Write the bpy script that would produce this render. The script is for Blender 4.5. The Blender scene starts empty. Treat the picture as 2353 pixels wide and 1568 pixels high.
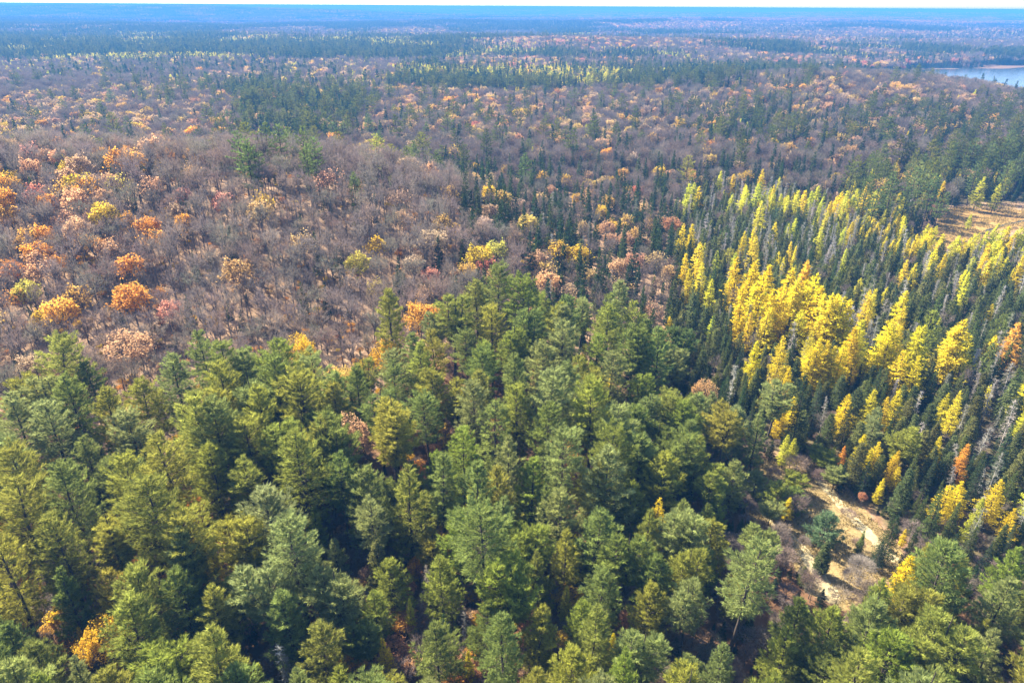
import bpy, math, random
import numpy as np
from mathutils import Vector, Matrix

R = np.random.default_rng(11)
SC = bpy.context.scene
COL = SC.collection

# ------------------------------------------------------------------ camera, world, sun, exposure
CAM_H = 80.0
PITCH = math.radians(26.13)            # downward
F = 1568.0                             # focal length in units of a 2352 wide picture (24 mm on 36 mm)
cam_d = bpy.data.cameras.new("camera")
cam = bpy.data.objects.new("camera", cam_d)
COL.objects.link(cam)
cam_d.lens = 24.0
cam_d.sensor_width = 36.0
cam_d.clip_start = 1.0
cam_d.clip_end = 80000.0
cam.location = (0, 0, CAM_H)
ROLL = math.radians(0.38)
cam.rotation_euler = (Matrix.Rotation(math.radians(90) - PITCH, 3, 'X') @ Matrix.Rotation(ROLL, 3, 'Z')).to_euler()
SC.camera = cam

SUN_AZ, SUN_EL = math.radians(-50), math.radians(43)      # azimuth from +Y towards +X
world = bpy.data.worlds.new("World")
SC.world = world
world.use_nodes = True
wn = world.node_tree
sky = wn.nodes.new("ShaderNodeTexSky")
sky.sky_type = 'NISHITA'
sky.sun_disc = False
sky.sun_elevation = SUN_EL
sky.sun_rotation = SUN_AZ
sky.air_density = 0.75
sky.dust_density = 1.3
wn.links.new(sky.outputs[0], wn.nodes["Background"].inputs[0])
wn.nodes["Background"].inputs[1].default_value = 0.09
sun_d = bpy.data.lights.new("sun", 'SUN')
sun_d.energy = 5.0
sun_d.angle = math.radians(0.53)
sun_d.color = (1.0, 0.89, 0.68)
sun = bpy.data.objects.new("sun", sun_d)
COL.objects.link(sun)
S = Vector((math.sin(SUN_AZ) * math.cos(SUN_EL), math.cos(SUN_AZ) * math.cos(SUN_EL), math.sin(SUN_EL)))
sun.rotation_euler = (-S).to_track_quat('-Z', 'Y').to_euler()
SC.view_settings.view_transform = 'Standard'
SC.view_settings.look = 'None'
SC.view_settings.exposure = 2.5
SC.view_settings.gamma = 1.0
SC.view_settings.use_curve_mapping = False
SC.cycles.max_bounces = 6
SC.cycles.diffuse_bounces = 4
SC.cycles.transmission_bounces = 3
SC.cycles.volume_bounces = 0
SC.cycles.use_denoising = True
HAZE_DENSITY = 0.00028
HAZE_COLOR = (0.060, 0.220, 0.56, 1)

# ------------------------------------------------------------------ terrain
def sstep(a, b, x):
    t = np.clip((x - a) / (b - a), 0, 1)
    return t * t * (3 - 2 * t)

def hash01(i, j, k=0):
    h = np.sin(i * 127.1 + j * 311.7 + k * 74.7) * 43758.5453
    return h - np.floor(h)

def vnoise(x, y, k=0):
    xi, yi = np.floor(x), np.floor(y)
    fx, fy = x - xi, y - yi
    fx, fy = fx * fx * (3 - 2 * fx), fy * fy * (3 - 2 * fy)
    a = hash01(xi, yi, k); b = hash01(xi + 1, yi, k)
    c = hash01(xi, yi + 1, k); d = hash01(xi + 1, yi + 1, k)
    return a + (b - a) * fx + (c - a) * fy + (a - b - c + d) * fx * fy

LAKE_C, LAKE_R, LAKE_Z = (930.0, 890.0), (465.0, 262.0), -1.0

def lake_d(x, y):
    wob = 0.13 * (vnoise(x / 90, y / 60, 5) - 0.5) * 2
    return np.sqrt(((x - LAKE_C[0]) / LAKE_R[0]) ** 2 + ((y - LAKE_C[1]) / LAKE_R[1]) ** 2) + wob

def elev(x, y):
    x = np.asarray(x, float); y = np.asarray(y, float)
    sy = np.where(y < 238, 70.0, 42.0)
    z = 25.0 * np.exp(-((y - 238) / sy) ** 2) * sstep(45, -75, x) * sstep(-900, -400, x)
    z = z + 15 * np.exp(-((x - 130) / 330) ** 2 - ((y - 1400) / 190) ** 2)
    z = z + 17 * np.exp(-((x - 300) / 140) ** 2 - ((y - 640) / 120) ** 2)
    far = sstep(380, 900, y)
    z = z + far * (9 * (vnoise(x / 330, y / 330, 1) - 0.5) + 3.0 * (vnoise(x / 110, y / 110, 2) - 0.5))
    z = z + sstep(1600, 3500, y) * (38 * (vnoise(x / 1300, y / 800, 3) - 0.52))
    z = z + sstep(3500, 8000, y) * (52 * (vnoise(x / 2300, y / 1000, 4) - 0.42))
    lf = sstep(200, -2600, x)
    z = z + 40 * np.exp(-((y - 5600) / 800) ** 2) * lf * (0.72 + 0.42 * vnoise(x / 800, y / 800, 6))
    z = z + 26 * sstep(7000, 11000, y) * lf * (0.6 + 0.5 * vnoise(x / 1900, y / 1500, 8))
    d = lake_d(x, y)
    z = z * sstep(0.98, 1.22, d) - 3.0 * (1 - sstep(0.90, 1.02, d))
    return z

CP, SP_ = math.cos(PITCH), math.sin(PITCH)
def ray(u, v):
    x, y = u - 1176.0, 784.0 - v
    x, y = x * math.cos(ROLL) - y * math.sin(ROLL), x * math.sin(ROLL) + y * math.cos(ROLL)
    return np.array([x, F * CP + y * SP_, y * CP - F * SP_])
def project(x, y, z):
    dz = z - CAM_H
    c = y * CP - dz * SP_
    a, b = F * x / c, F * (y * SP_ + dz * CP) / c
    return 1176 + a * math.cos(ROLL) + b * math.sin(ROLL), 784 - (b * math.cos(ROLL) - a * math.sin(ROLL))
TS = np.geomspace(0.02, 8.0, 900)
def at(u, v, h=0.0):
    """Ground point under the point at height h that is seen at (u, v)."""
    d = ray(u, v)
    px, py, pz = TS * d[0], TS * d[1], CAM_H + TS * d[2]
    g = pz - elev(px, py) - h
    i = np.argmax(g <= 0) if (g <= 0).any() else len(TS) - 1
    if i == 0: t = TS[0]
    else:
        g0, g1 = g[i - 1], g[i]
        t = TS[i - 1] + (TS[i] - TS[i - 1]) * g0 / (g0 - g1 + 1e-9)
    return float(t * d[0]), float(t * d[1])

def inpoly(poly, x, y):
    x = np.asarray(x, float); y = np.asarray(y, float)
    r = np.zeros(x.shape, bool)
    n = len(poly)
    for i in range(n):
        x0, y0 = poly[i]; x1, y1 = poly[(i + 1) % n]
        if y0 == y1: continue
        c = ((y0 > y) != (y1 > y)) & (x < (x1 - x0) * (y - y0) / (y1 - y0) + x0)
        r ^= c
    return r

# ------------------------------------------------------------------ materials
def new_mat(name):
    m = bpy.data.materials.new(name); m.use_nodes = True
    nt = m.node_tree
    for n in list(nt.nodes): nt.nodes.remove(n)
    return m, nt, nt.nodes.new("ShaderNodeOutputMaterial")

def nd(nt, kind, **kw):
    n = nt.nodes.new(kind)
    for k, v in kw.items(): setattr(n, k, v)
    return n

def mul_tint(nt, use_tone=True):
    a = nd(nt, "ShaderNodeAttribute", attribute_type='INSTANCER', attribute_name="tint")
    b = nd(nt, "ShaderNodeAttribute", attribute_type='GEOMETRY', attribute_name="tone")
    mx = nd(nt, "ShaderNodeMix", data_type='RGBA', blend_type='MULTIPLY')
    mx.inputs[0].default_value = 1.0
    nt.links.new(a.outputs["Color"], mx.inputs[6])
    nt.links.new(b.outputs["Color"], mx.inputs[7])
    return mx.outputs[2]

def leaf_mat(name, trans, rough=0.5, spec=0.0):
    m, nt, out = new_mat(name)
    col = mul_tint(nt)
    d = nd(nt, "ShaderNodeBsdfDiffuse"); t = nd(nt, "ShaderNodeBsdfTranslucent")
    nt.links.new(col, d.inputs[0]); nt.links.new(col, t.inputs[0])
    s = nd(nt, "ShaderNodeMixShader"); s.inputs[0].default_value = trans
    nt.links.new(d.outputs[0], s.inputs[1]); nt.links.new(t.outputs[0], s.inputs[2])
    last = s
    if spec > 0:
        g = nd(nt, "ShaderNodeBsdfGlossy"); g.inputs["Roughness"].default_value = rough
        g.inputs[0].default_value = (1, 1, 1, 1)
        s2 = nd(nt, "ShaderNodeMixShader"); s2.inputs[0].default_value = spec
        nt.links.new(s.outputs[0], s2.inputs[1]); nt.links.new(g.outputs[0], s2.inputs[2])
        last = s2
    nt.links.new(last.outputs[0], out.inputs[0])
    return m

def bark_mat(name, c0, c1, scale):
    m, nt, out = new_mat(name)
    tc = nd(nt, "ShaderNodeTexCoord")
    no = nd(nt, "ShaderNodeTexNoise"); no.inputs["Scale"].default_value = scale; no.inputs["Detail"].default_value = 4
    mp = nd(nt, "ShaderNodeMapping"); mp.inputs["Scale"].default_value = (1, 1, 0.25)
    nt.links.new(tc.outputs["Object"], mp.inputs[0]); nt.links.new(mp.outputs[0], no.inputs["Vector"])
    cr = nd(nt, "ShaderNodeValToRGB")
    cr.color_ramp.elements[0].position = 0.3; cr.color_ramp.elements[1].position = 0.7
    cr.color_ramp.elements[0].color = (*c0, 1); cr.color_ramp.elements[1].color = (*c1, 1)
    nt.links.new(no.outputs[0], cr.inputs[0])
    b = nd(nt, "ShaderNodeBsdfDiffuse"); nt.links.new(cr.outputs[0], b.inputs[0])
    nt.links.new(b.outputs[0], out.inputs[0])
    return m

M_NEEDLE = leaf_mat("needles", 0.5)
M_LEAF = leaf_mat("autumn_leaves", 0.5)
M_TWIG = leaf_mat("twigs", 0.25)
M_BARK_PINE = bark_mat("pine_bark", (0.035, 0.028, 0.024), (0.085, 0.07, 0.06), 3.0)
M_BARK = bark_mat("grey_bark", (0.07, 0.058, 0.052), (0.17, 0.145, 0.13), 2.5)
M_BARK_DEAD = bark_mat("weathered_wood", (0.20, 0.19, 0.18), (0.42, 0.40, 0.38), 3.0)

def ground_mat(name, cols, scales, bump=0.4):
    """cols: dark, mid, light base colours mixed by two noises, as leaf litter / dry grass."""
    m, nt, out = new_mat(name)
    geo = nd(nt, "ShaderNodeNewGeometry")
    n1 = nd(nt, "ShaderNodeTexNoise"); n1.inputs["Scale"].default_value = scales[0]; n1.inputs["Detail"].default_value = 6
    n2 = nd(nt, "ShaderNodeTexNoise"); n2.inputs["Scale"].default_value = scales[1]; n2.inputs["Detail"].default_value = 8
    n2.inputs["Roughness"].default_value = 0.7
    for n in (n1, n2): nt.links.new(geo.outputs["Position"], n.inputs["Vector"])
    r1 = nd(nt, "ShaderNodeValToRGB"); r2 = nd(nt, "ShaderNodeValToRGB")
    r1.color_ramp.elements[0].position = 0.35; r1.color_ramp.elements[1].position = 0.65
    r1.color_ramp.elements[0].color = (*cols[0], 1); r1.color_ramp.elements[1].color = (*cols[1], 1)
    r2.color_ramp.elements[0].position = 0.4; r2.color_ramp.elements[1].position = 0.7
    r2.color_ramp.elements[0].color = (0, 0, 0, 1); r2.color_ramp.elements[1].color = (1, 1, 1, 1)
    nt.links.new(n1.outputs[0], r1.inputs[0]); nt.links.new(n2.outputs[0], r2.inputs[0])
    mx = nd(nt, "ShaderNodeMix", data_type='RGBA')
    nt.links.new(r2.outputs[0], mx.inputs[0]); nt.links.new(r1.outputs[0], mx.inputs[6])
    mx.inputs[7].default_value = (*cols[2], 1)
    bp = nd(nt, "ShaderNodeBump"); bp.inputs["Strength"].default_value = bump; bp.inputs["Distance"].default_value = 0.3
    nt.links.new(n2.outputs[0], bp.inputs["Height"])
    b = nd(nt, "ShaderNodeBsdfDiffuse")
    nt.links.new(mx.outputs[2], b.inputs[0]); nt.links.new(bp.outputs[0], b.inputs["Normal"])
    nt.links.new(b.outputs[0], out.inputs[0])
    return m

# ------------------------------------------------------------------ mesh building
class Soup:
    """Collects triangles; tone is a per-vertex grey value that varies the colour a little."""
    def __init__(s): s.v, s.f, s.t, s.n = [], [], [], 0
    def add(s, v, f, t):
        s.v.append(v); s.f.append(f + s.n); s.t.append(t); s.n += len(v)
    def blades(s, P, D, L, W, tone, kite=False, side=None):
        n = len(P)
        if n == 0: return
        D = D / (np.linalg.norm(D, axis=1, keepdims=True) + 1e-9)
        A = R.normal(size=(n, 3)) if side is None else side
        Sd = np.cross(D, A); Sd /= (np.linalg.norm(Sd, axis=1, keepdims=True) + 1e-9)
        L = np.broadcast_to(L, (n,))[:, None]; W = np.broadcast_to(W, (n,))[:, None]
        tip = P + D * L
        tone = np.broadcast_to(tone, (n,))
        if kite:
            m = P + D * L * 0.5
            v = np.stack([P, m - Sd * W * .5, tip, m + Sd * W * .5], 1).reshape(-1, 3)
            b = np.arange(n)[:, None] * 4
            f = np.concatenate([b + [[0, 1, 2]], b + [[0, 2, 3]]], 0)
            s.add(v, f, np.repeat(tone, 4))
        else:
            v = np.stack([P - Sd * W * .5, P + Sd * W * .5, tip], 1).reshape(-1, 3)
            s.add(v, np.arange(n * 3).reshape(-1, 3), np.repeat(tone, 3))
    def tubes(s, P0, P1, r0, r1, tone=1.0, k=3):
        n = len(P0)
        if n == 0: return
        D = P1 - P0; D = D / (np.linalg.norm(D, axis=1, keepdims=True) + 1e-9)
        A = np.where(np.abs(D[:, 2:3]) > .9, np.array([[1., 0, 0]]), np.array([[0, 0, 1.]]))
        U = np.cross(D, A); U /= np.linalg.norm(U, axis=1, keepdims=True); V = np.cross(D, U)
        ang = np.arange(k) * 2 * math.pi / k
        ring = U[:, None] * np.cos(ang)[None, :, None] + V[:, None] * np.sin(ang)[None, :, None]
        r0 = np.broadcast_to(r0, (n,))[:, None, None]; r1 = np.broadcast_to(r1, (n,))[:, None, None]
        v = np.concatenate([P0[:, None] + ring * r0, P1[:, None] + ring * r1], 1).reshape(-1, 3)
        f = []
        for i in range(k):
            j = (i + 1) % k
            f += [[i, j, k + j], [i, k + j, k + i]]
        f = (np.arange(n)[:, None, None] * 2 * k + np.array(f)[None]).reshape(-1, 3)
        s.add(v, f, np.repeat(np.broadcast_to(tone, (n,)), 2 * k))
    def trunk(s, pts, rad, k=6):
        pts = np.array(pts, float); rad = np.array(rad, float)
        ang = np.arange(k) * 2 * math.pi / k
        v = np.concatenate([p + np.stack([np.cos(ang) * r, np.sin(ang) * r, 0 * ang], 1) for p, r in zip(pts, rad)], 0)
        f = []
        for a in range(len(pts) - 1):
            for i in range(k):
                j = (i + 1) % k
                f += [[a * k + i, a * k + j, a * k + k + j], [a * k + i, a * k + k + j, a * k + k + i]]
        s.add(v, np.array(f), np.ones(len(v)))
    def arrays(s):
        if not s.v: return np.zeros((0, 3)), np.zeros((0, 3), int), np.zeros(0)
        return np.concatenate(s.v), np.concatenate(s.f), np.concatenate(s.t)

def make_mesh(name, soups_mats):
    V, Fc, T, MI, n = [], [], [], [], 0
    me = bpy.data.meshes.new(name)
    for i, (sp, m) in enumerate(soups_mats):
        v, f, t = sp.arrays()
        V.append(v); Fc.append(f + n); T.append(t); MI.append(np.full(len(f), i)); n += len(v)
        me.materials.append(m)
    V, Fc, T, MI = np.concatenate(V), np.concatenate(Fc), np.concatenate(T), np.concatenate(MI)
    me.vertices.add(len(V)); me.vertices.foreach_set("co", V.astype(np.float32).ravel())
    me.loops.add(len(Fc) * 3); me.loops.foreach_set("vertex_index", Fc.astype(np.int32).ravel())
    me.polygons.add(len(Fc))
    me.polygons.foreach_set("loop_start", (np.arange(len(Fc)) * 3).astype(np.int32))
    me.polygons.foreach_set("material_index", MI.astype(np.int32))
    a = me.attributes.new("tone", 'FLOAT', 'POINT'); a.data.foreach_set("value", T.astype(np.float32))
    me.update(calc_edges=True)
    me.validate()
    return me

# ------------------------------------------------------------------ tree generators: (trunk Soup, crown Soup, height, crown radius)
def rnd(a, b, n=None): return R.uniform(a, b, n)

def branch_frame(az, el):
    return np.stack([np.cos(az) * np.cos(el), np.sin(az) * np.cos(el), np.sin(el)], -1)

def pine(H=22., base=.38, rad=4.0, q=1.0, bushy=False, lean=0.0, forks=1, dens=1.0, pt=None):
    tr, cr = Soup(), Soup()
    sway = np.cumsum(rnd(-.12, .12, (12, 2)), 0) * H / 25
    zs = np.linspace(0, H * .97, 12)
    pts = np.column_stack([sway[:, 0] + lean * zs, sway[:, 1], zs])
    r0 = H * (.0125 if not bushy else .011)
    rads = r0 * (1 - zs / H) ** .8 + .03
    rads[0] *= 1.25
    tr.trunk(pts, rads, 7)
    def axis(z):
        return np.stack([np.interp(z, zs, pts[:, 0]), np.interp(z, zs, pts[:, 1]), z], -1)
    heads = [(np.zeros(2), 1.0, 0)]
    if forks > 1:
        a0 = rnd(0, 6.28)
        heads = [(np.array([math.cos(a0 + i * 6.28 / forks), math.sin(a0 + i * 6.28 / forks)]) * rad * rnd(.28, .45), rnd(.86, 1.02), 1) for i in range(forks)]
    for off, hs, fk in heads:
        top = H * hs
        z0 = H * base if not fk else H * max(base, .45)
        if fk:
            a = axis(np.array([z0]))[0]; b = axis(np.array([top * .97]))[0] + np.array([*off, 0])
            mid = (a + b) / 2 + np.array([*off, 0]) * .35
            tr.tubes(np.array([a, mid]), np.array([mid, b]), np.array([r0 * .6, r0 * .45]), np.array([r0 * .45, .04]), k=5)
        nw = int((top - z0) / (.80 if q > .5 else 1.0))
        zz, az, ln, el = [], [], [], []
        ph = rnd(0, 6.28)
        for i in range(nw):
            t = (i + rnd(-.3, .3)) / nw
            t = min(max(t, 0), .985)
            if not bushy and R.random() < .10: continue
            k = R.integers(5, 8) if q > .5 else R.integers(4, 6)
            ph += 1.1
            if bushy:
                prof = min(1.0, .66 + 1.5 * t) * (1 - t ** (pt or 1.7)) ** .82
            else:
                prof = min(1.0, .55 + 1.6 * t) * (1 - t ** (pt or 2.5)) ** .74
            for j in range(k):
                zz.append(z0 + t * (top - z0)); az.append(ph + j * 6.28 / k + rnd(-.4, .4))
                ln.append(max(.45, rad * prof * (rnd(.62, 1.18) if R.random() > .1 else rnd(1.1, 1.35)) * (.72 if fk else 1)))
                e = -.12 + .95 * t ** 1.3 if not bushy else -.02 + 1.0 * t ** 1.25
                el.append(e + rnd(-.16, .16))
        zz, az, ln, el = map(np.array, (zz, az, ln, el))
        P0 = axis(zz)
        if fk: P0[:, :2] += off[None] * sstep(z0, z0 + (top - z0) * .5, zz)[:, None]
        D = branch_frame(az, el)
        up = np.array([0, 0, 1.])
        lat = np.stack([-np.sin(az), np.cos(az), 0 * az], -1)
        curve = rnd(.08, .26, len(zz))
        def pos(i, s): return P0[i] + D[i] * (ln[i] * s)[:, None] + up * (curve[i] * ln[i] * s * s)[:, None]
        I = np.arange(len(zz))
        rb = np.clip(ln * .014, .015, .07)
        mid = pos(I, np.full(len(I), .5)); end = pos(I, np.full(len(I), .95))
        tr.tubes(P0, mid, rb, rb * .7); tr.tubes(mid, end, rb * .7, .01)
        # tufts on the flat sprays of the branches
        nt_ = np.maximum(3, (ln * (8.5 if q > .5 else 3.6) * dens).astype(int))
        bi = np.repeat(I, nt_)
        s_ = R.random(len(bi)) ** .72 * .86 + .16
        lo = rnd(-1, 1, len(bi)); lo = np.sign(lo) * np.abs(lo) ** .8
        wid = .40 * ln[bi] * (1.12 - s_) ** .6 * np.clip(s_ * 2.2, .3, 1)
        wid = np.minimum(wid, 1.35)
        C = pos(bi, s_) + lat[bi] * (lo * wid)[:, None] + up * rnd(-.06, .14, len(bi))[:, None] + D[bi] * (np.abs(lo) * wid * .25)[:, None]
        TD = D[bi] * .75 + lat[bi] * (lo * .75)[:, None] + up * rnd(.15, .7, len(bi))[:, None]
        TD /= np.linalg.norm(TD, axis=1, keepdims=True)
        nb = 7 if q > .5 else 4
        tt = rnd(.72, 1.28, len(bi))
        btone = rnd(.8, 1.2, len(I))[bi]
        ci = np.repeat(np.arange(len(bi)), nb)
        BD = TD[ci] + R.normal(size=(len(ci), 3)) * .30
        BP = C[ci] + R.normal(size=(len(ci), 3)) * .09
        lw = (.50, .095) if q > .5 else (.68, .22)
        cr.blades(BP, BD, rnd(.75, 1.25, len(ci)) * lw[0], lw[1] * rnd(.7, 1.3, len(ci)), tt[ci] * btone[ci])
    return tr, cr, H, rad

def cone(H=12., R0=1.6, base=.08, step=.42, nbr=7, droop=-.2, uptip=.1, per=14, L=.34, W=.11, p=1.0, rough=.25, gap=0., dens_tip=1.0, rtr=.010, stiff=.5, tonevar=.2, hang=0.0):
    """Conical conifer: spruce, fir, larch, cedar, by its parameters."""
    tr, cr = Soup(), Soup()
    zs = np.linspace(0, H, 7)
    wob = np.cumsum(rnd(-.05, .05, (7, 2)), 0) * H / 12
    tr.trunk(np.column_stack([wob, zs]), H * rtr * (1 - zs / H) + .02, 5)
    nw = int(H * (1 - base) / step)
    i = np.repeat(np.arange(nw), nbr)
    t = np.clip((i + rnd(-.5, .5, len(i))) / nw, 0, .995)
    keep = R.random(len(i)) > gap
    bump = 1 + .35 * gap * np.sin(i * 1.9 + rnd(0, 6.28))
    t = t[keep]; i = i[keep]; bump = bump[keep]
    z = H * (base + (1 - base) * t)
    az = rnd(0, 6.28, len(t))
    ln = R0 * (np.minimum(1, .55 + 2.2 * t) * (1 - t) ** p) * rnd(1 - rough, 1 + rough * .8, len(t)) * bump + .12
    el = droop + (.75 - droop) * t ** 2.5 + rnd(-.12, .12, len(t))
    P0 = np.stack([np.interp(z, zs, wob[:, 0]), np.interp(z, zs, wob[:, 1]), z], -1)
    D = branch_frame(az, el); up = np.array([0, 0, 1.])
    lat = np.stack([-np.sin(az), np.cos(az), 0 * az], -1)
    I = np.arange(len(t))
    end = P0 + D * ln[:, None] + up * (uptip * ln)[:, None]
    big = ln > .45
    tr.tubes(P0[big], end[big], .014 + .010 * ln[big], .006)
    n_ = np.maximum(2, (per * ln / R0 * (1 + .3 * R.random(len(t)))).astype(int) + 1)
    bi = np.repeat(I, n_)
    s_ = R.random(len(bi)) ** .7 * .95 + .08
    lo = rnd(-1, 1, len(bi))
    wid = .34 * ln[bi] * (1.1 - s_) ** .5
    C = P0[bi] + D[bi] * (ln[bi] * s_)[:, None] + up * (uptip * ln[bi] * s_ * s_)[:, None] + lat[bi] * (lo * wid)[:, None] - up * (hang * R.random(len(bi)))[:, None]
    BD = D[bi] * stiff + lat[bi] * (lo * .7)[:, None] + R.normal(size=(len(bi), 3)) * .45 - up * (hang * .6)
    bt = rnd(1 - tonevar, 1 + tonevar, len(I))
    cr.blades(C, BD, L * rnd(.7, 1.3, len(bi)), W * rnd(.7, 1.3, len(bi)), bt[bi] * rnd(.8, 1.2, len(bi)))
    # leader
    n = 10
    cr.blades(np.column_stack([np.full(n, wob[-1, 0]), np.full(n, wob[-1, 1]), rnd(H * .96, H * 1.0, n)]), R.normal(size=(n, 3)) * .35 + [0, 0, 1], L * 1.2, W * .9, 1.0)
    return tr, cr, H, R0

def snag(H=12., R0=1.1, fine=10, base=.2, crook=.3):
    tr, cr = Soup(), Soup()
    zs = np.linspace(0, H, 8)
    wob = np.cumsum(rnd(-.08, .08, (8, 2)), 0) * H / 12
    tr.trunk(np.column_stack([wob, zs]), H * .0085 * (1 - zs / H) + .025, 5)
    n = int(H * 7)
    t = R.random(n); z = H * (base + (1 - base) * t)
    az = rnd(0, 6.28, n); el = rnd(-.45, .35, n) + .3 * t
    ln = R0 * (1 - t * .75) * rnd(.35, 1.25, n)
    P0 = np.stack([np.interp(z, zs, wob[:, 0]), np.interp(z, zs, wob[:, 1]), z], -1)
    D = branch_frame(az, el)
    end = P0 + D * ln[:, None]
    cr.tubes(P0, end, .03, .01)
    bi = np.repeat(np.arange(n), fine)
    s_ = rnd(.25, 1, len(bi))
    BD = D[bi] * .6 + R.normal(size=(len(bi), 3)) * .6
    cr.blades(P0[bi] + D[bi] * (ln[bi] * s_)[:, None], BD, rnd(.2, .6, len(bi)) * (1 + crook), .05, rnd(.7, 1.2, len(bi)))
    return tr, cr, H, R0

def hardwood(H=17., W=7., n=(7, 6, 6, 6), fork=.42, twig=.06, leaves=0, leaf=.26, spread=.62, dome=1.0, leaf_top=0.0, tubes=2, twl=1.0, puff=0, puffl=1.3):
    """Bare or leafy broadleaf: trunk, limbs, twigs; leaves in a Soup of their own."""
    tr, tw, lf = Soup(), Soup(), Soup()
    zs = np.linspace(0, H * .72, 7)
    wob = np.cumsum(rnd(-.16, .16, (7, 2)), 0) * H / 17; wob -= wob[0]
    r = H * .0098
    tr.trunk(np.column_stack([wob, zs]), r * (1 - .8 * zs / (H * .72)) + .02, 6)
    # limbs
    n1 = n[0]
    z1 = H * rnd(fork, .70, n1); az = np.arange(n1) * 2.4 + rnd(-.4, .4, n1)
    P = np.stack([np.interp(z1, zs, wob[:, 0]), np.interp(z1, zs, wob[:, 1]), z1], -1)
    tgt_r = W * .5 * rnd(.35, .95, n1)
    tgt_z = H * (1 - .26 * dome * (tgt_r / (W * .5)) ** 2) * rnd(.84, .97, n1)
    T = np.stack([np.cos(az) * tgt_r, np.sin(az) * tgt_r, np.maximum(tgt_z, z1 + H * .12)], -1)
    T[:, :2] += P[:, :2]
    V = T - P
    ln = np.linalg.norm(V, axis=1); D = V / ln[:, None]
    rr = np.full(n1, r * .42)
    levels = [(P, D, ln * .9, rr)]
    for lv, k in enumerate(n[1:]):
        P, D, ln, rr = levels[-1]
        i = np.repeat(np.arange(len(P)), k)
        s_ = rnd(.28 if lv else .35, 1.0, len(i))
        Q = P[i] + D[i] * (ln[i] * s_)[:, None]
        ND = D[i] + R.normal(size=(len(i), 3)) * spread + np.array([0, 0, .22 if lv < 2 else .12])
        ND /= np.linalg.norm(ND, axis=1, keepdims=True)
        nl = ln[i] * rnd(.32, .62, len(i)) * (1.12 - .35 * s_)
        levels.append((Q, ND, nl, rr[i] * .5))
    for lv, (P, D, ln, rr) in enumerate(levels):
        tone = rnd(.75, 1.25, len(P))
        if lv < tubes:
            tr.tubes(P, P + D * ln[:, None], rr, rr * .45, k=4 if lv == 0 else 3)
        else:
            tw.blades(P, D, ln * (1.25 if lv == len(levels) - 1 else 1) * twl, np.maximum(rr * 2.2, twig), tone)
    # the crown's outline: fine twigs that stand out all over a lobed dome
    nl_ = 9
    LD = R.normal(size=(nl_, 3)); LD[:, 2] = np.abs(LD[:, 2]) * .8; LD /= np.linalg.norm(LD, axis=1, keepdims=True)
    LH = rnd(.05, .26, nl_)
    def dome(k):
        d = R.normal(size=(k, 3)); d[:, 2] = np.where(d[:, 2] < -.25, -d[:, 2], d[:, 2]); d /= np.linalg.norm(d, axis=1, keepdims=True)
        rad_ = .80 + ((d @ LD.T).clip(0, 1) ** 8 @ LH)
        return d, rad_
    DC = np.array([wob[-1, 0], wob[-1, 1], H * .66]); DR = np.array([W * .5, W * .5, H * .34])
    if puff:
        d, rd = dome(puff)
        q = rd * rnd(.50, .90, puff)
        tw.blades(DC + d * DR * q[:, None], d * DR + R.normal(size=(puff, 3)) * W * .16 + [0, 0, W * .1], puffl * rnd(.6, 1.3, puff), twig, rnd(.8, 1.2, puff))
    if leaves:
        k = int(leaves * .62); leaves -= k
        d, rd = dome(k)
        q = rd * (1 - .38 * R.random(k) ** 1.6)
        hold = (np.sin(d[:, 0] * 5 + LH[0] * 60) * np.sin(d[:, 1] * 5 + LH[1] * 60) + np.sin(d[:, 2] * 6) * .4) > rnd(-1.1, .35, k)
        d, q = d[hold], q[hold]; k = len(d)
        lf.blades(DC + d * DR * q[:, None], R.normal(size=(k, 3)) + [0, 0, -.2], leaf * rnd(.7, 1.3, k), leaf * .85 * rnd(.7, 1.3, k), rnd(.75, 1.25, k), kite=True)
        P, D, ln, rr = levels[-1]
        w = np.exp(leaf_top * (P[:, 2] / H - .8) * 4) * (.35 + R.random(len(P)) ** 2)
        # leaves hang on in clusters: weight by limb
        limb = np.repeat(rnd(.25, 1.3, n1), int(np.prod(n[1:])))
        w *= limb; w /= w.sum()
        i = R.choice(len(P), leaves, p=w)
        C = P[i] + D[i] * (ln[i] * rnd(.2, 1.3, leaves))[:, None] + R.normal(size=(leaves, 3)) * .22
        ND = R.normal(size=(leaves, 3)) + [0, 0, -.2]
        lf.blades(C, ND, leaf * rnd(.7, 1.3, leaves), leaf * .85 * rnd(.7, 1.3, leaves), rnd(.7, 1.3, leaves) * (limb[i] * .25 + .8), kite=True)
    return tr, tw, lf, H, W / 2

# ------------------------------------------------------------------ library of tree shapes
# LIB[kind][lod] = list of dict(trunk=mesh, crown=mesh, whole=mesh, H=height, r=radius)
LIB = {}
PROTO = {}
def pack(kind, lod, trunk_mats, crown_mats, H, r, split=True):
    v = dict(H=H, r=r)
    idx = len(LIB.setdefault(kind, {}).setdefault(lod, []))
    if split:
        v["trunk"] = make_mesh(kind + "_trunk", trunk_mats); v["crown"] = make_mesh(kind + "_crown", crown_mats)
    v["whole"] = make_mesh(kind + "_whole", trunk_mats + crown_mats)
    LIB[kind][lod].append(v)

def pack_con(kind, lod, g, mat=M_NEEDLE, bark=M_BARK_PINE, split=True):
    pack(kind, lod, [(g[0], bark)], [(g[1], mat)], g[2], g[3], split)
def pack_hw(kind, lod, g, split=True):
    tr, tw, lf, H, r = g
    crown = [(tw, M_TWIG)] if not lf.v else [(tw, M_TWIG_STATIC), (lf, M_LEAF)]
    pack(kind, lod, [(tr, M_BARK)], crown, H, r, split)

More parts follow.
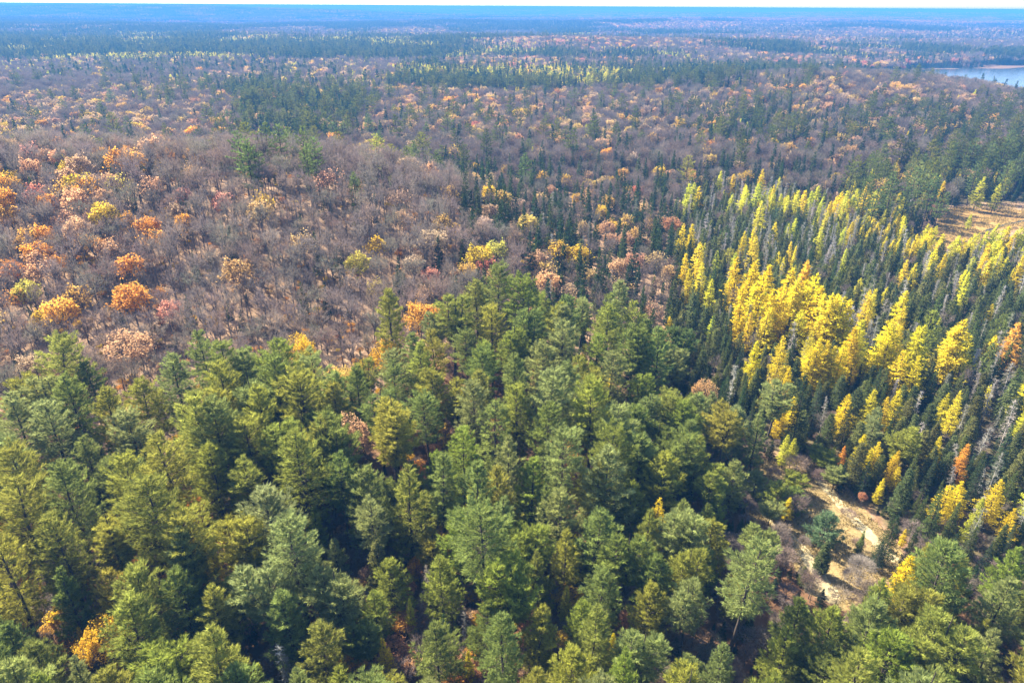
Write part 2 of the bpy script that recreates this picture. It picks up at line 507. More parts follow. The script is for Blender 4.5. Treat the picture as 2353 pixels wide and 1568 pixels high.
# twigs of leafy trees keep their own grey-brown, the leaves take the tint
M_TWIG_STATIC, _nt, _out = new_mat("leafy_tree_twigs")
_b = nd(_nt, "ShaderNodeBsdfDiffuse"); _b.inputs[0].default_value = (0.15, 0.115, 0.10, 1)
_nt.links.new(_b.outputs[0], _out.inputs[0])

# tall pines with clear trunks, and broad bushy pines
for a in (dict(H=24, base=.36, rad=4.3, pt=3.2), dict(H=24, base=.30, rad=3.7), dict(H=24, base=.40, rad=4.2, forks=2), dict(H=24, base=.26, rad=4.4, pt=2.0), dict(H=24, base=.44, rad=3.4, lean=.05, pt=3.5), dict(H=24, base=.34, rad=4.0, forks=2, pt=3), dict(H=24, base=.48, rad=4.3, pt=4.0), dict(H=24, base=.33, rad=3.2), dict(H=24, base=.42, rad=4.6, pt=3.0), dict(H=24, base=.28, rad=3.9, pt=3.4)):
    pack_con("tall_pine", 0, pine(**a))
for a in (dict(H=24, base=.34, rad=4.3), dict(H=24, base=.28, rad=3.8), dict(H=24, base=.38, rad=4.4, forks=2)):
    pack_con("tall_pine", 1, pine(q=.3, **a))
for a in (dict(H=17, base=.10, rad=3.87, pt=2.6), dict(H=17, base=.14, rad=3.6), dict(H=17, base=.12, rad=3.96, pt=2.2), dict(H=17, base=.16, rad=3.70, pt=3.2), dict(H=17, base=.1, rad=3.3), dict(H=17, base=.14, rad=3.96, forks=2, pt=2.6), dict(H=17, base=.08, rad=3.0), dict(H=17, base=.12, rad=4.22, forks=3, pt=3.2), dict(H=17, base=.1, rad=4.0, pt=2.9)):
    pack_con("bushy_pine", 0, pine(bushy=True, **a))
for a in (dict(H=17, base=.12, rad=4.1), dict(H=17, base=.15, rad=3.6), dict(H=17, base=.12, rad=4.4, forks=2)):
    pack_con("bushy_pine", 1, pine(bushy=True, q=.3, **a))
for a in (dict(H=6, base=.03, rad=2.6, dens=1.5), dict(H=6, base=.02, rad=2.9, dens=1.5, forks=2)):
    pack_con("young_pine", 0, pine(bushy=True, **a))
# spruce and fir
for a in (dict(R0=2.0), dict(R0=1.6), dict(R0=2.4), dict(R0=1.35)):
    pack_con("spruce", 0, cone(H=13, base=.05, per=26, step=.34, L=.34, W=.10, droop=-.28, uptip=.16, gap=.12, **a))
    pack_con("spruce", 1, cone(H=13, base=.06, per=10, step=.5, L=.55, W=.24, droop=-.28, uptip=.16, gap=.12, **a))
# cedar: dense, olive, blunt
for a in (dict(R0=1.9, p=.62), dict(R0=2.3, p=.55), dict(R0=1.5, p=.7)):
    pack_con("cedar", 0, cone(H=11, base=.04, per=26, step=.32, nbr=8, L=.36, W=.14, droop=.1, uptip=.25, rough=.2, stiff=.3, **a))
    pack_con("cedar", 1, cone(H=11, base=.04, per=10, step=.5, nbr=7, L=.6, W=.30, droop=.1, uptip=.25, rough=.2, stiff=.3, **a))
# larch: feathery, golden
for a in (dict(R0=2.3, gap=.25), dict(R0=1.9, gap=.2), dict(R0=2.7, gap=.32), dict(R0=2.1, gap=.15)):
    pack_con("larch", 0, cone(H=15, base=.14, per=34, step=.34, nbr=7, L=.34, W=.12, droop=-.02, uptip=.12, p=.8, rough=.4, **a), M_LEAF)
    pack_con("larch", 1, cone(H=15, base=.16, per=15, step=.5, nbr=7, L=.55, W=.24, droop=-.02, uptip=.12, p=.8, rough=.4, **a), M_LEAF)
# dead conifers
for a in (dict(R0=1.3), dict(R0=1.0), dict(R0=1.6, fine=14)):
    pack_con("dead", 0, snag(H=13, **a), M_TWIG, M_BARK_DEAD)
# bare hardwoods
for a in (dict(W=6.8), dict(W=8, fork=.36), dict(W=5.2, fork=.5), dict(W=7.2, fork=.3), dict(W=5.8, fork=.45), dict(W=4.6, fork=.4)):
    pack_hw("bare", 0, hardwood(H=17, n=(8, 6, 6, 5), twig=.045, puff=160, spread=.5, **a))
for a in (dict(W=7.5), dict(W=9), dict(W=6.5), dict(W=8)):
    pack_hw("bare", 1, hardwood(H=16, n=(7, 5, 5, 5), twig=.09, puff=600, puffl=1.4, **a))
# leafy autumn hardwoods
for a in (dict(W=8, leaves=5000), dict(W=9.5, leaves=5600, fork=.36, leaf_top=.5), dict(W=7, leaves=3400, leaf_top=.8), dict(W=8, leaves=2400, leaf_top=.6)):
    pack_hw("autumn", 0, hardwood(H=15, n=(7, 6, 5, 5), twig=.05, leaf=.30, puff=700, **a))
for a in (dict(W=8, leaves=1700), dict(W=9, leaves=2100), dict(W=6.5, leaves=1300), dict(W=7.5, leaves=750), dict(W=8.5, leaves=600)):
    pack_hw("autumn", 1, hardwood(H=15, n=(6, 5, 5, 4), twig=.09, leaf=.48, leaf_top=.7, puff=500, puffl=1.4, **a))
for a in (dict(W=4.4), dict(W=5.2), dict(W=3.8)):
    pack_hw("shrub", 0, hardwood(H=4, n=(9, 5, 5, 4), fork=.1, twig=.03, puff=1500, puffl=.7, **a))
# light far shapes
for a in (dict(R0=2.3), dict(R0=1.8)):
    pack_con("spruce", 2, cone(H=13, base=.05, per=5, step=1.0, nbr=5, L=1.0, W=.75, droop=-.25, uptip=.1, **a), split=False)
    pack_con("larch", 2, cone(H=14, base=.12, per=5, step=1.0, nbr=6, L=1.1, W=.8, droop=-.05, p=.8, **a), M_LEAF, split=False)
for a in (dict(rad=4.0), dict(rad=3.4)):
    g = pine(H=22, base=.3, q=.3, dens=.35, **a)
    pack_con("tall_pine", 2, g, split=False)
for a in (dict(W=8), dict(W=9.5)):
    pack_hw("bare", 2, hardwood(H=16, n=(6, 5, 4), twig=.24, tubes=1, twl=1.3, puff=210, puffl=1.7, **a), split=False)
    pack_hw("autumn", 2, hardwood(H=15, n=(5, 4, 4), twig=.2, tubes=1, leaves=420, leaf=1.0, leaf_top=.8, **a), split=False)

# ------------------------------------------------------------------ colours (albedo)
TINT = {
 "pine": [(.225, .250, .050), (.250, .260, .046), (.180, .220, .058), (.215, .248, .078), (.262, .256, .044), (.155, .190, .044), (.225, .255, .086), (.205, .245, .042)],
 "pinepale": [(.230, .262, .105)], "pinedark": [(.110, .150, .046)], "pineolive": [(.215, .215, .050)], "pinelight": [(.240, .275, .055)], "pineblue": [(.140, .200, .105)],
 "cedarbrown": [(.150, .120, .045)], "sprucelight": [(.110, .165, .040)], "deadwhite": [(.55, .53, .50)], "larchorange": [(.70, .44, .05)],
 "shrub": [(.23, .165, .135), (.20, .15, .13)],
 "spruce": [(.034, .060, .024), (.042, .066, .022), (.030, .052, .028), (.052, .072, .024)],
 "cedar": [(.115, .130, .040), (.100, .118, .042), (.130, .130, .044), (.095, .120, .045)],
 "larch": [(.60, .50, .022), (.61, .48, .02), (.62, .51, .036), (.60, .47, .026), (.54, .48, .03)],
 "larchgreen": [(.50, .50, .045), (.44, .45, .05), (.56, .52, .045)],
 "dead": [(.30, .28, .255), (.36, .34, .315), (.26, .24, .21), (.20, .20, .14)],
 "bare": [(.165, .130, .112), (.18, .145, .122), (.145, .118, .106), (.170, .125, .100), (.155, .138, .106)],
 "autumn": [(.50, .31, .13), (.52, .36, .15), (.52, .38, .10), (.48, .30, .17), (.54, .34, .09), (.46, .33, .14), (.44, .25, .15), (.48, .34, .19), (.40, .29, .18), (.38, .28, .20)],
 "orange": [(.68, .34, .05), (.66, .38, .07), (.62, .29, .06)],
 "red": [(.52, .20, .13), (.54, .25, .18), (.46, .17, .11)],
 "ochre": [(.58, .38, .03), (.54, .36, .04), (.60, .42, .045)],
 "rust": [(.42, .20, .10), (.44, .23, .12)],
 "lime": [(.54, .47, .08), (.50, .44, .09)],
 "peach": [(.58, .37, .20), (.56, .34, .18)],
}
def pick(name, j=.12):
    c = np.array(TINT[name][R.integers(len(TINT[name]))])
    return c * rnd(1 - j, 1 + j) * rnd(1 - j * .4, 1 + j * .4, 3)

# ------------------------------------------------------------------ tree list
T = []   # dicts: kind(lib), name, x, y, H, tint, hand(label or None)
OBJ = {"tall_pine": "white_pine", "bushy_pine": "white_pine", "young_pine": "white_pine", "spruce": "spruce_tree", "cedar": "cedar_tree", "larch": "larch_tree", "dead": "dead_tree", "bare": "bare_tree", "shrub": "bare_shrub", "autumn": "autumn_tree"}
GRID = {}
CELL = 4.0
def near_clear(x, y, r):
    """True when no placed tree stands within r (radii given per tree)."""
    ci, cj = int(x // CELL), int(y // CELL)
    k = int(math.ceil((r + 4) / CELL))
    for i in range(ci - k, ci + k + 1):
        for j in range(cj - k, cj + k + 1):
            for (a, b, rr) in GRID.get((i, j), ()):
                if (a - x) ** 2 + (b - y) ** 2 < ((r + rr) * .5) ** 2: return False
    return True
def put(kind, x, y, H, tint, hand=None, r=None, lean=None, wide=None):
    r = r if r is not None else H * .2
    GRID.setdefault((int(x // CELL), int(y // CELL)), []).append((x, y, r))
    T.append(dict(kind=kind, x=x, y=y, H=H, tint=np.clip(tint, .005, .75), hand=hand, lean=lean, wide=wide))
def top(kind, u, v, H, tint, hand=None, **kw):
    """A tree whose top is seen at (u, v) in a 2352 wide picture, from the height it has."""
    if hand and isinstance(tint, str):
        for words_, alt in ((("pale", "silvery"), "pinepale"), (("dark", ), "pinedark"), (("olive", ), "pineolive"), (("light green", ), "pinelight"), (("bluish", ), "pineblue")):
            if tint == "pine" and hand.split(" pine")[0].find(words_[0]) >= 0: tint = alt
        if tint == "pine" and "silvery" in hand: tint = "pinepale"
        if tint == "cedar" and "brownish" in hand: tint = "cedarbrown"
        if tint == "spruce" and "bright green" in hand: tint = "sprucelight"
        if tint == "dead" and "whitish" in hand: tint = "deadwhite"
        if tint == "larch" and "orange tipped" in hand: tint = "larchorange"
        if "largest bushy" in hand: kw["wide"] = 1.15
    x, y = at(u, v, H)
    put(kind, x, y, H, pick(tint) if isinstance(tint, str) else np.array(tint), hand, **kw)

# ---- trees that stand out, each at its own place
for u, v, H, hand in (
    (390, 812, 22, "tall white pine standing alone before the bare slope"), (500, 788, 24, None), (548, 802, 23, None),
    (640, 780, 24, None), (606, 800, 22, None), (722, 795, 24, None), (690, 850, 23, None), (770, 850, 18, None), (815, 838, 20, None),
    (890, 665, 25, "tall pine with tiered open branches beside the big orange tree"), (1040, 650, 25, None), (1102, 640, 24, "broad olive pine at the back edge of the grove"),
    (1212, 638, 24, "topmost pointed pine at the back edge of the grove"), (1285, 692, 22, None), (1422, 640, 23, "tall rounded pine standing clear above the mixed wood"),
    (1180, 735, 22, None), (1110, 772, 20, None), (1300, 740, 22, None), (1245, 790, 21, None), (1375, 845, 19, None), (1190, 888, 20, None), (1260, 925, 20, None),
    (1100, 850, 20, None), (990, 850, 19, None), (905, 828, 20, None), (866, 880, 20, None), (905, 922, 19, None), (1060, 985, 19, None), (760, 872, 20, None),
    (640, 945, 22, None), (562, 966, 21, None), (440, 906, 25, "tall pine with bare lower trunk beside the leafy gap"), (482, 918, 24, None), (240, 890, 22, None), (290, 945, 20, None),
    (74, 766, 24, "leaning pine with a long bare trunk at the slope"), (40, 835, 22, None), (20, 900, 22, None), (95, 920, 22, None), (130, 1062, 22, None), (280, 1050, 20, None), (410, 1185, 20, None),
    (1480, 842, 17, None), (1300, 700, 22, None), (950, 760, 20, None), (1130, 700, 22, None), (980, 905, 18, None), (1050, 860, 19, None), (690, 975, 20, None), (740, 960, 21, None),
):
    top("tall_pine", u, v, H, "pine", hand, r=5.6, lean=(.22 if hand and "leaning" in hand else None))
for u, v, H, hand in (
    (1550, 790, 14, None), (1560, 742, 15, "dark pine at the point where the grove meets the swamp"), (1600, 905, 13, None), (1640, 900, 13, None), (1695, 930, 12, "pale bushy pine with level plumes beside the sandy track"), (1750, 940, 12, None),
    (1400, 1032, 17, "largest bushy pine in the middle of the grove"), (1370, 1060, 15, None), (1480, 1000, 15, None), (1455, 1108, 12, None), (1300, 1212, 12, None), (1060, 1172, 14, None),
    (840, 1072, 16, None), (930, 1062, 17, None), (1092, 1068, 17, None), (1165, 1000, 17, None), (550, 1182, 15, None), (610, 1122, 17, "pale silvery pine beside a dark slim spruce"), (740, 962, 18, None), (300, 1300, 15, None), (400, 1210, 17, None),
    (590, 1282, 15, "pale open topped pine before the dark gap"), (130, 1302, 14, None), (1240, 1270, 12, None), (1640, 1195, 11, None), (1760, 1200, 11, None), (1390, 1310, 11, None), (1590, 1340, 12, None), (1240, 1395, 12, None), (1840, 1370, 12, None), (2030, 1335, 13, "broad light green pine just below the end of the track"), (2110, 1345, 12, None), (2290, 1445, 12, None), (2320, 1330, 12, None), (1500, 1175, 13, None), (1640, 1060, 12, None), (1560, 1000, 14, None), (1570, 920, 14, None),
    (1690, 1060, 10, None), (1460, 930, 15, None), (1650, 1140, 8, None), (1110, 1390, 11, None), (1000, 1430, 12, None), (730, 1440, 12, None), (370, 1480, 12, None), (480, 1350, 13, None), (230, 1540, 12, None), (70, 1480, 12, None), (1310, 1500, 12, None), (1670, 1470, 12, None), (1480, 1440, 12, None), (2090, 985, 10, None), (2020, 935, 11, "pale feathery pine among the cedars of the swamp"),
):
    top("bushy_pine", u, v, H * 1.15, "pine", hand, r=4.6)
for u, v, H, hand in (
    (1830, 1155 - 70, 4.5, None), (1790, 1110, 5.5, "rounded young pine on the near side of the bare hazel"), (1740, 1085, 5, None), (1835, 1120, 4.5, "young pine between the two tracks, behind the hazel"), (1905, 1180, 5.5, "bluish round young pine standing alone between the tracks"), (1880, 1020, 4, None), (1905, 1035, 5, None),
    (1775, 1155, 4.5, "young pine leaning over the sandy track"), (1925, 1075, 4.5, None),
):
    top("young_pine", u, v, H * 1.15, "pine", hand, r=3.0, wide=1.1)
top("cedar", 1900, 1245, 6.5, "cedar", "dome shaped cedar beside the pale sandy track", r=3, wide=1.5)
top("cedar", 860, 1240, 13, "cedar", "tall dark cedar column inside the pine grove", r=3)
top("cedar", 810, 1335, 10, "cedar", "brownish pointed cedar below the tall cedar column", r=3, wide=1.3)
top("cedar", 1850, 1300, 4, "cedar", "small light green cedar beside the yellow grass of the track", r=2)
top("spruce", 640, 1128, 15, "spruce", "slim dark spruce beside the silvery pine", r=3, wide=.6)
top("spruce", 1985, 1215, 5, "spruce", "short bright green spruce at the lower end of the second track", r=2.5, wide=1.4)
for u, v, H in ((2060, 1180, 10), (2030, 1240, 6), (2105, 1215, 8), (2145, 1240, 8), (2200, 1220, 9), (2240, 1215, 9), (2280, 1250, 8), (2175, 1290, 6), (2000, 1060, 8), (2080, 1285, 6), (1945, 1060, 7), (2320, 1270, 8), (2250, 1300, 6)):
    top("spruce", u, v, H, "spruce", None, r=2.6, wide=1.2)
# pines and firs behind the bog, dark pines far off
for u, v, H in ((2000, 400, 22), (2060, 395, 23), (2110, 385, 23), (2150, 400, 22), (2020, 430, 20), (2090, 420, 20), (2170, 440, 18), (2195, 330, 22), (2240, 318, 24), (2285, 325, 23), (2330, 300, 24), (2250, 370, 20), (2320, 370, 22), (2345, 350, 22), (2135, 355, 20)):
    top("tall_pine", u, v, H, "pinedark", "dark pine in the stand at the head of the bog" if (u, v) == (2110, 385) else None, r=5)
for u, v, H, hand in ((1208, 352, 22, "tall lone spruce-like pine rising above the brown woods"), (250, 205, 22, "tall dark pine rising above the far brown woods"), (385, 220, 20, None), (552, 235, 22, None), (520, 252, 18, None), (548, 300, 22, None), (598, 280, 20, None), (640, 285, 20, None), (690, 290, 20, None), (760, 280, 20, None), (846, 262, 22, None), (905, 240, 18, None), (870, 300, 18, None), (1170, 290, 16, None), (1100, 310, 16, None), (980, 280, 18, None), (480, 180, 18, None), (205, 155, 20, None), (720, 315, 20, None), (560, 320, 22, None), (575, 330, 20, None), (700, 330, 20, None), (810, 395, 16, None), (2030, 205, 14, None), (1310, 215, 16, None), (1400, 200, 18, None), (1415, 205, 18, None)):
    top("tall_pine", u, v, H, "pinedark", hand, r=4)
# larches: the golden grove, the rows by the bog, the scattered ones
P5 = lambda a, b: (1543.6 + a / 4.266, 573.3 + b / 4.266)
for a, b, H in ((675, 85, 18), (790, 125, 19), (870, 105, 19), (975, 150, 18), (910, 240, 20), (1165, 190, 20), (1250, 290, 19), (1310, 125, 22), (1390, 240, 21), (1340, 200, 20), (1000, 385, 18), (1075, 380, 18), (1450, 355, 19), (1500, 445, 18), (1570, 440, 19), (1610, 445, 19), (1690, 465, 19), (1750, 490, 18), (1650, 470, 18), (1285, 585, 15), (725, 370, 17), (990, 565, 14), (940, 590, 14), (1200, 330, 18), (1400, 300, 18), (1320, 300, 18), (820, 330, 17), (820, 890, 15), (1105, 850, 15), (1440, 860, 15), (1380, 950, 13), (1530, 890, 15), (1590, 940, 14), (1680, 910, 15), (1800, 745, 17), (1880, 690, 18), (2120, 740, 17), (2180, 740, 18), (1150, 1140, 12)):
    top("larch", *P5(a, b), H, "larch", "tallest orange tipped larch crowning the golden grove" if a == 1310 and b == 125 else None, r=2.2, wide=rnd(1.1, 1.45))
P6 = lambda a, b: (1543.6 + a / 2.910, 735 + b / 2.910)
for a, b, H, c, hand in ((1450, 40, 16, "larch", None), (1490, 35, 17, "larch", None), (1530, 50, 15, "larch", None), (1650, 50, 16, "larch", None), (1690, 45, 17, "larch", None), (1670, 240, 14, "larch", None), (1545, 200, 14, "larch", None), (1930, 0, 18, "larch", None), (1960, 30, 17, "larch", None), (2000, 110, 15, "larch", None), (1880, 50, 15, "larchgreen", None), (2330, 20, 15, "orange", "orange larch among the grey dead trees at the edge"), (600, 490, 6, "larch", "small golden larch tip rising behind the pale bushy pine"), (830, 515, 10, "larch", None), (740, 560, 9, "larch", None), (780, 762, 8, "larchgreen", "wide greenish yellow larch at the head of the tracks"), (830, 785, 7, "larchgreen", None), (1185, 490, 12, "larch", None), (1350, 455, 12, "larchgreen", None), (1530, 465, 12, "larch", None), (1850, 490, 9, "larch", None), (1155, 840, 5, "orange", "small orange larch behind the young pines of the far track"), (1280, 760, 10, "larch", "slim pointed golden larch beside the far track"), (1385, 810, 9, "larch", None), (1340, 860, 8, "larch", None), (1510, 870, 8, "larch", None), (1520, 980, 6, "larch", None), (1420, 1060, 6, "larch", None), (1795, 780, 10, "larch", None), (1770, 830, 9, "larch", None), (1975, 830, 11, "orange", "tall orange larch with thin ragged top in the swamp"), (1945, 1080, 9, "larch", None), (1860, 1100, 9, "larch", None), (2200, 1060, 11, "larch", "large golden larch standing over the green pines"), (2310, 1260, 8, "larch", None), (485, 675, 5, "larchgreen", "little yellow green larch before the pale bushy pine"), (795, 1180, 5.5, "larch", "small golden larch touching the bare hazel"), (1565, 1395, 4, "larch", "small round golden larch beyond the second track"), (2160, 100, 11, "larch", None), (1440, 510, 8, "larch", None)):
    top("larch", *P6(a, b), H, c, hand, r=2.2, wide=rnd(1.1, 1.45))
P7 = lambda a, b: (2058 + a / 7.112, 411.6 + b / 7.112)
for a, b, H in ((540, 740, 12), (640, 770, 11), (750, 890, 12), (590, 800, 12), (160, 610, 11), (125, 720, 10), (60, 560, 11), (270, 800, 6), (230, 980, 11), (400, 970, 11), (440, 1000, 10), (1030, 930, 13), (960, 1000, 12), (1130, 970, 12), (1220, 960, 12), (1270, 880, 12), (1350, 880, 11), (1500, 850, 12), (1580, 860, 12), (1690, 730, 13), (1760, 830, 12), (1860, 770, 13), (1920, 900, 12), (2060, 790, 13), (1590, 1270, 13), (1540, 1330, 12), (1460, 1300, 11), (180, 1320, 11), (340, 1370, 11), (1290, 1270, 10), (1140, 1480, 10), (1720, 1180, 12), (1640, 1020, 11), (1700, 980, 12), (2000, 840, 12), (1240, 570, 7), (350, 900, 9), (300, 1010, 10), (500, 900, 10), (520, 1000, 10), (90, 960, 10)):
    top("larch", *P7(a, b), H, "larch" if a < 900 or R.random() < .4 else "larchgreen", "lone small larch out on the open bog" if a == 1240 else None, r=2.0, wide=rnd(1.1, 1.45))
P8 = lambda a, b: (1543.6 + a / 2.910, 330.8 + b / 2.910)
for a, b, H in ((120, 268, 15), (150, 260, 16), (185, 285, 14), (415, 335, 12), (500, 295, 14), (575, 265, 16), (630, 320, 13), (680, 330, 12), (730, 335, 12), (765, 345, 12), (850, 310, 15), (900, 312, 14), (935, 315, 13), (985, 285, 15), (1020, 355, 13), (1140, 320, 14), (1175, 312, 14), (1245, 305, 14), (1300, 285, 15), (1325, 330, 12), (1110, 350, 13), (1220, 350, 12), (1180, 470, 10), (1250, 480, 10), (1300, 460, 10), (1350, 500, 9), (1430, 440, 10), (1500, 420, 11), (1550, 480, 9), (1450, 530, 9), (1280, 540, 9), (1380, 560, 9), (1210, 520, 10), (1160, 560, 9), (1540, 575, 9), (1440, 620, 10), (1490, 640, 10), (1330, 560, 9), (1500, 510, 9), (1400, 500, 9), (2140, 30, 14), (2160, 60, 14), (2180, 90, 14), (1800, 210, 12), (1820, 250, 12), (2080, 220, 15), (2195, 265, 13), (1770, 225, 12), (1700, 920 - 850, 12)):
    top("larch", *P8(a, b), H, "larchgreen" if b < 480 and R.random() < .7 else "larch", None, r=2.0, wide=rnd(1.15, 1.5))
for u, v, H, c, hand in ((880, 1465, 9, "larch", "pointed golden larch among the lowest pines"), (1075, 1495, 8, "larch", "bright yellow pointed larch at the very bottom"), (1412, 1452, 9, "larch", "slender golden larch rising from the lowest bushy pines"), (1512, 1140, 13.6, "larch", "golden larch tip poking above a bushy pine"), (2200, 1340, 6, "larch", "bright yellow larch in the corner beyond the track end"), (2000, 1460, 8, "ochre", "thin brownish yellow larch in the bottom corner"), (1300, 1345, 8, "larchgreen", None), (1435, 1390, 7, "rust", None), (180, 1440, 8, "ochre", None), (940, 1375, 8, "larchgreen", None), (230, 1350, 9, "larchgreen", None), (130, 1310, 9, "larchgreen", None), (590, 1520, 8, "larchgreen", None)):
    top("larch", u, v, H, c, hand, r=2.2)
# leafy autumn trees one can point at
for u, v, H, c, hand, w in ((965, 690, 16, "orange", "big orange tree behind the far edge of the pine grove", 1.1), (1000, 700, 15, "orange", None, 1.0), (840, 818, 12, "ochre", "ochre yellow dome behind the first row of pines", 1.1), (893, 792, 13, "ochre", "dark ochre dome touching its yellower neighbour", 1.1), (283, 760, 15, "peach", "wide pinkish tan tree on the bare slope", 1.5), (690, 776, 13, "ochre", "orange yellow crown peeping over the pines below the bare slope", 1), (858, 540, 13, "ochre", "bright yellow crown at the top of the bare slope", 1), (818, 580, 13, "lime", "lime yellow crown near the top of the bare slope", 1), (606, 440, 14, "ochre", "vivid yellow tree among grey ones on the ridge", .9), (1095, 560, 14, "ochre", "twin ochre tree in the middle of the brown woods", 1.1), (1140, 550, 14, "lime", None, 1), (1290, 550, 14, "ochre", "wide golden tan crown in the middle of the brown woods", 1.2), (1330, 560, 14, "ochre", None, 1.1), (990, 612, 11, "red", "pinkish red crown in the middle of the brown woods", 1), (1258, 620, 12, "peach", None, 1.2), (1422, 592, 12, "peach", None, .9), (1545, 498, 12, "rust", "rusty red crown at the edge of the swamp", 1.3), (292, 482, 13, "orange", "bright orange crown on the ridge of the slope", 1), (335, 496, 13, "orange", None, 1), (415, 484, 13, "orange", None, .9), (350, 520, 13, "orange", None, 1), (60, 520, 13, "orange", None, 1.1), (92, 512, 13, "orange", None, .8), (212, 535, 13, "orange", None, 1), (20, 590, 13, "orange", None, 1.2), (80, 600, 13, "peach", None, 1.1), (120, 580, 12, "orange", None, 1), (50, 645, 12, "lime", "lime yellow tree low on the bare slope", 1.1), (80, 710, 11, "ochre", None, .9), (20, 660, 12, "orange", None, .9), (360, 655, 9, "orange", "small orange tree among the grey trunks of the slope", .7), (975, 655, 10, "peach", None, 1), (1000, 828, 8, "peach", "pale pink airy tree in the gap of the grove", 1), (215, 1440, 11, "ochre", "ochre leafy tree low among the pines", .9), (810, 960, 16, "peach", None, .7), (865, 640, 11, "lime", None, 1), (450, 1140, 6, "orange", None, .8), (400, 1130, 7, "ochre", None, .8), (300, 920, 9, "orange", None, .6), (950, 985, 6, "orange", None, .8), (925, 480, 13, "peach", None, 1), (985, 370, 14, "peach", None, 1), (1248, 392, 13, "ochre", "rounded ochre crown below the tall lone pine", 1), (1300, 400, 12, "ochre", None, 1), (1518, 380, 13, "ochre", None, 1), (505, 440, 13, "red", None, 1), (410, 425, 12, "red", None, 1), (545, 275, 13, "orange", "small vivid orange crown beside the far pines", .9), (260, 400, 13, "lime", None, 1.1), (155, 362, 13, "ochre", None, 1.1), (205, 395, 12, "peach", None, 1.2), (2200, 1295, 4.5, "rust", "rusty red little tree beside the green firs", 1.2), (2160, 1310, 3.5, "rust", None, 1.2), (1985, 1130, 3.2, "rust", "little reddish brown tree beyond the second track", 1)):
    top("autumn", u, v, H, c, hand, r=4.2, wide=w)
put("autumn", *at(1225, 770, 0), 8, pick("peach"), None, r=3)
# the dead and bare ones that stand out
for u, v, H, hand in ((640, 1480, 9, "whitish dead tree at the bottom among the pines"), (985, 1300, 9, "thin grey dead spruce in the dark gap"), (660, 1500, 8, None), (1690, 840, 12, None), (1830, 740, 14, None), (1960, 700, 14, None), (1990, 660, 14, None), (2010, 640, 14, None), (2105, 740, 12, None), (2005, 740, 14, None), (2290, 870, 12, None), (2330, 830, 12, None), (2090, 1470, 9, None), (2250, 800, 12, None), (2340, 920, 12, None), (2220, 930, 11, None), (2270, 980, 10, None), (2300, 760, 12, None), (2180, 860, 11, None)):
    top("dead", u, v, H, "dead", hand, r=2.0, wide=1.2)
top("shrub", 1838, 1140, 5.0, "shrub", "round bare brown hazel between the two tracks", r=3)
top("shrub", 1835, 1048, 4.4, "shrub", "tangled bare shrub at the far end of the second track", r=3)
top("shrub", 1885, 1080, 3.4, "shrub", None, r=2)
top("shrub", 1780, 1075, 2.6, "shrub", None, r=2)
top("shrub", 1950, 1170, 2.4, "shrub", None, r=2)
top("shrub", 1975, 1240, 2.2, "shrub", None, r=2)
top("shrub", 1850, 1235, 2.2, "shrub", None, r=2)
top("shrub", 1985, 1285, 4.6, (.24, .21, .185), "pale grey bare shrub below the domed cedar", r=2.5)
top("shrub", 1960, 1310, 3.6, (.22, .19, .17), None, r=2.0)

# ---- zones (world metres)
PINE = [(-150, 20), (-150, 112), (-105, 114), (-84, 104), (-68, 108), (-60, 120), (-30, 122), (-24, 136), (-14, 150), (6, 153), (24, 150), (31, 138), (35, 124), (38, 112), (44, 104), (42, 92), (43, 82), (44, 74), (50, 68), (62, 71), (84, 66), (150, 20)]
CLEAR = [at(*p) for p in ((1640, 1020), (1700, 1080), (1760, 1055), (1850, 1045), (1905, 1080), (2060, 1245), (2080, 1290), (2020, 1345), (1925, 1400), (1850, 1345), (1790, 1250), (1700, 1160))]
SWAMP = [(36, 126), (60, 109), (68, 84), (85, 70), (150, 50), (300, 120), (340, 270), (260, 262), (205, 246), (158, 236), (172, 284), (142, 296), (100, 318), (72, 300), (56, 235), (44, 172), (36, 150)]
BOG = [at(*p) for p in ((2060, 590), (2100, 545), (2140, 522), (2180, 480), (2250, 470), (2420, 462), (2560, 475), (2560, 520), (2352, 525), (2290, 535), (2220, 555), (2180, 575), (2100, 600))]
DARKPINE = [(138, 290), (176, 290), (190, 308), (300, 318), (335, 330), (320, 372), (235, 368), (165, 335)]

def zones(x, y):
    z = np.full(np.shape(x), 0)                         # 0 far rule
    wv = 36 * (vnoise(x / 22, y / 22, 51) - .5) + 18 * (vnoise(x / 6, y / 6, 52) - .5)
    sl = (y + wv < 275) & (x < 60)
    z[(y < 330)] = 2                                    # mixed hardwood
    z[sl & (x + wv < -12 - .12 * (y - 180))] = 1                                # bare slope
    z[(y + wv > 268) & (y < 345) & (x + wv < -20)] = 3             # valley conifers behind the ridge
    z[inpoly(PINE, x, y)] = 4
    z[(y < 112) & (x > 30)] = 4
    z[inpoly(SWAMP, x, y)] = 5
    z[inpoly(DARKPINE, x, y)] = 6
    z[inpoly(CLEAR, x, y) | inpoly(BOG, x, y)] = 9
    return z

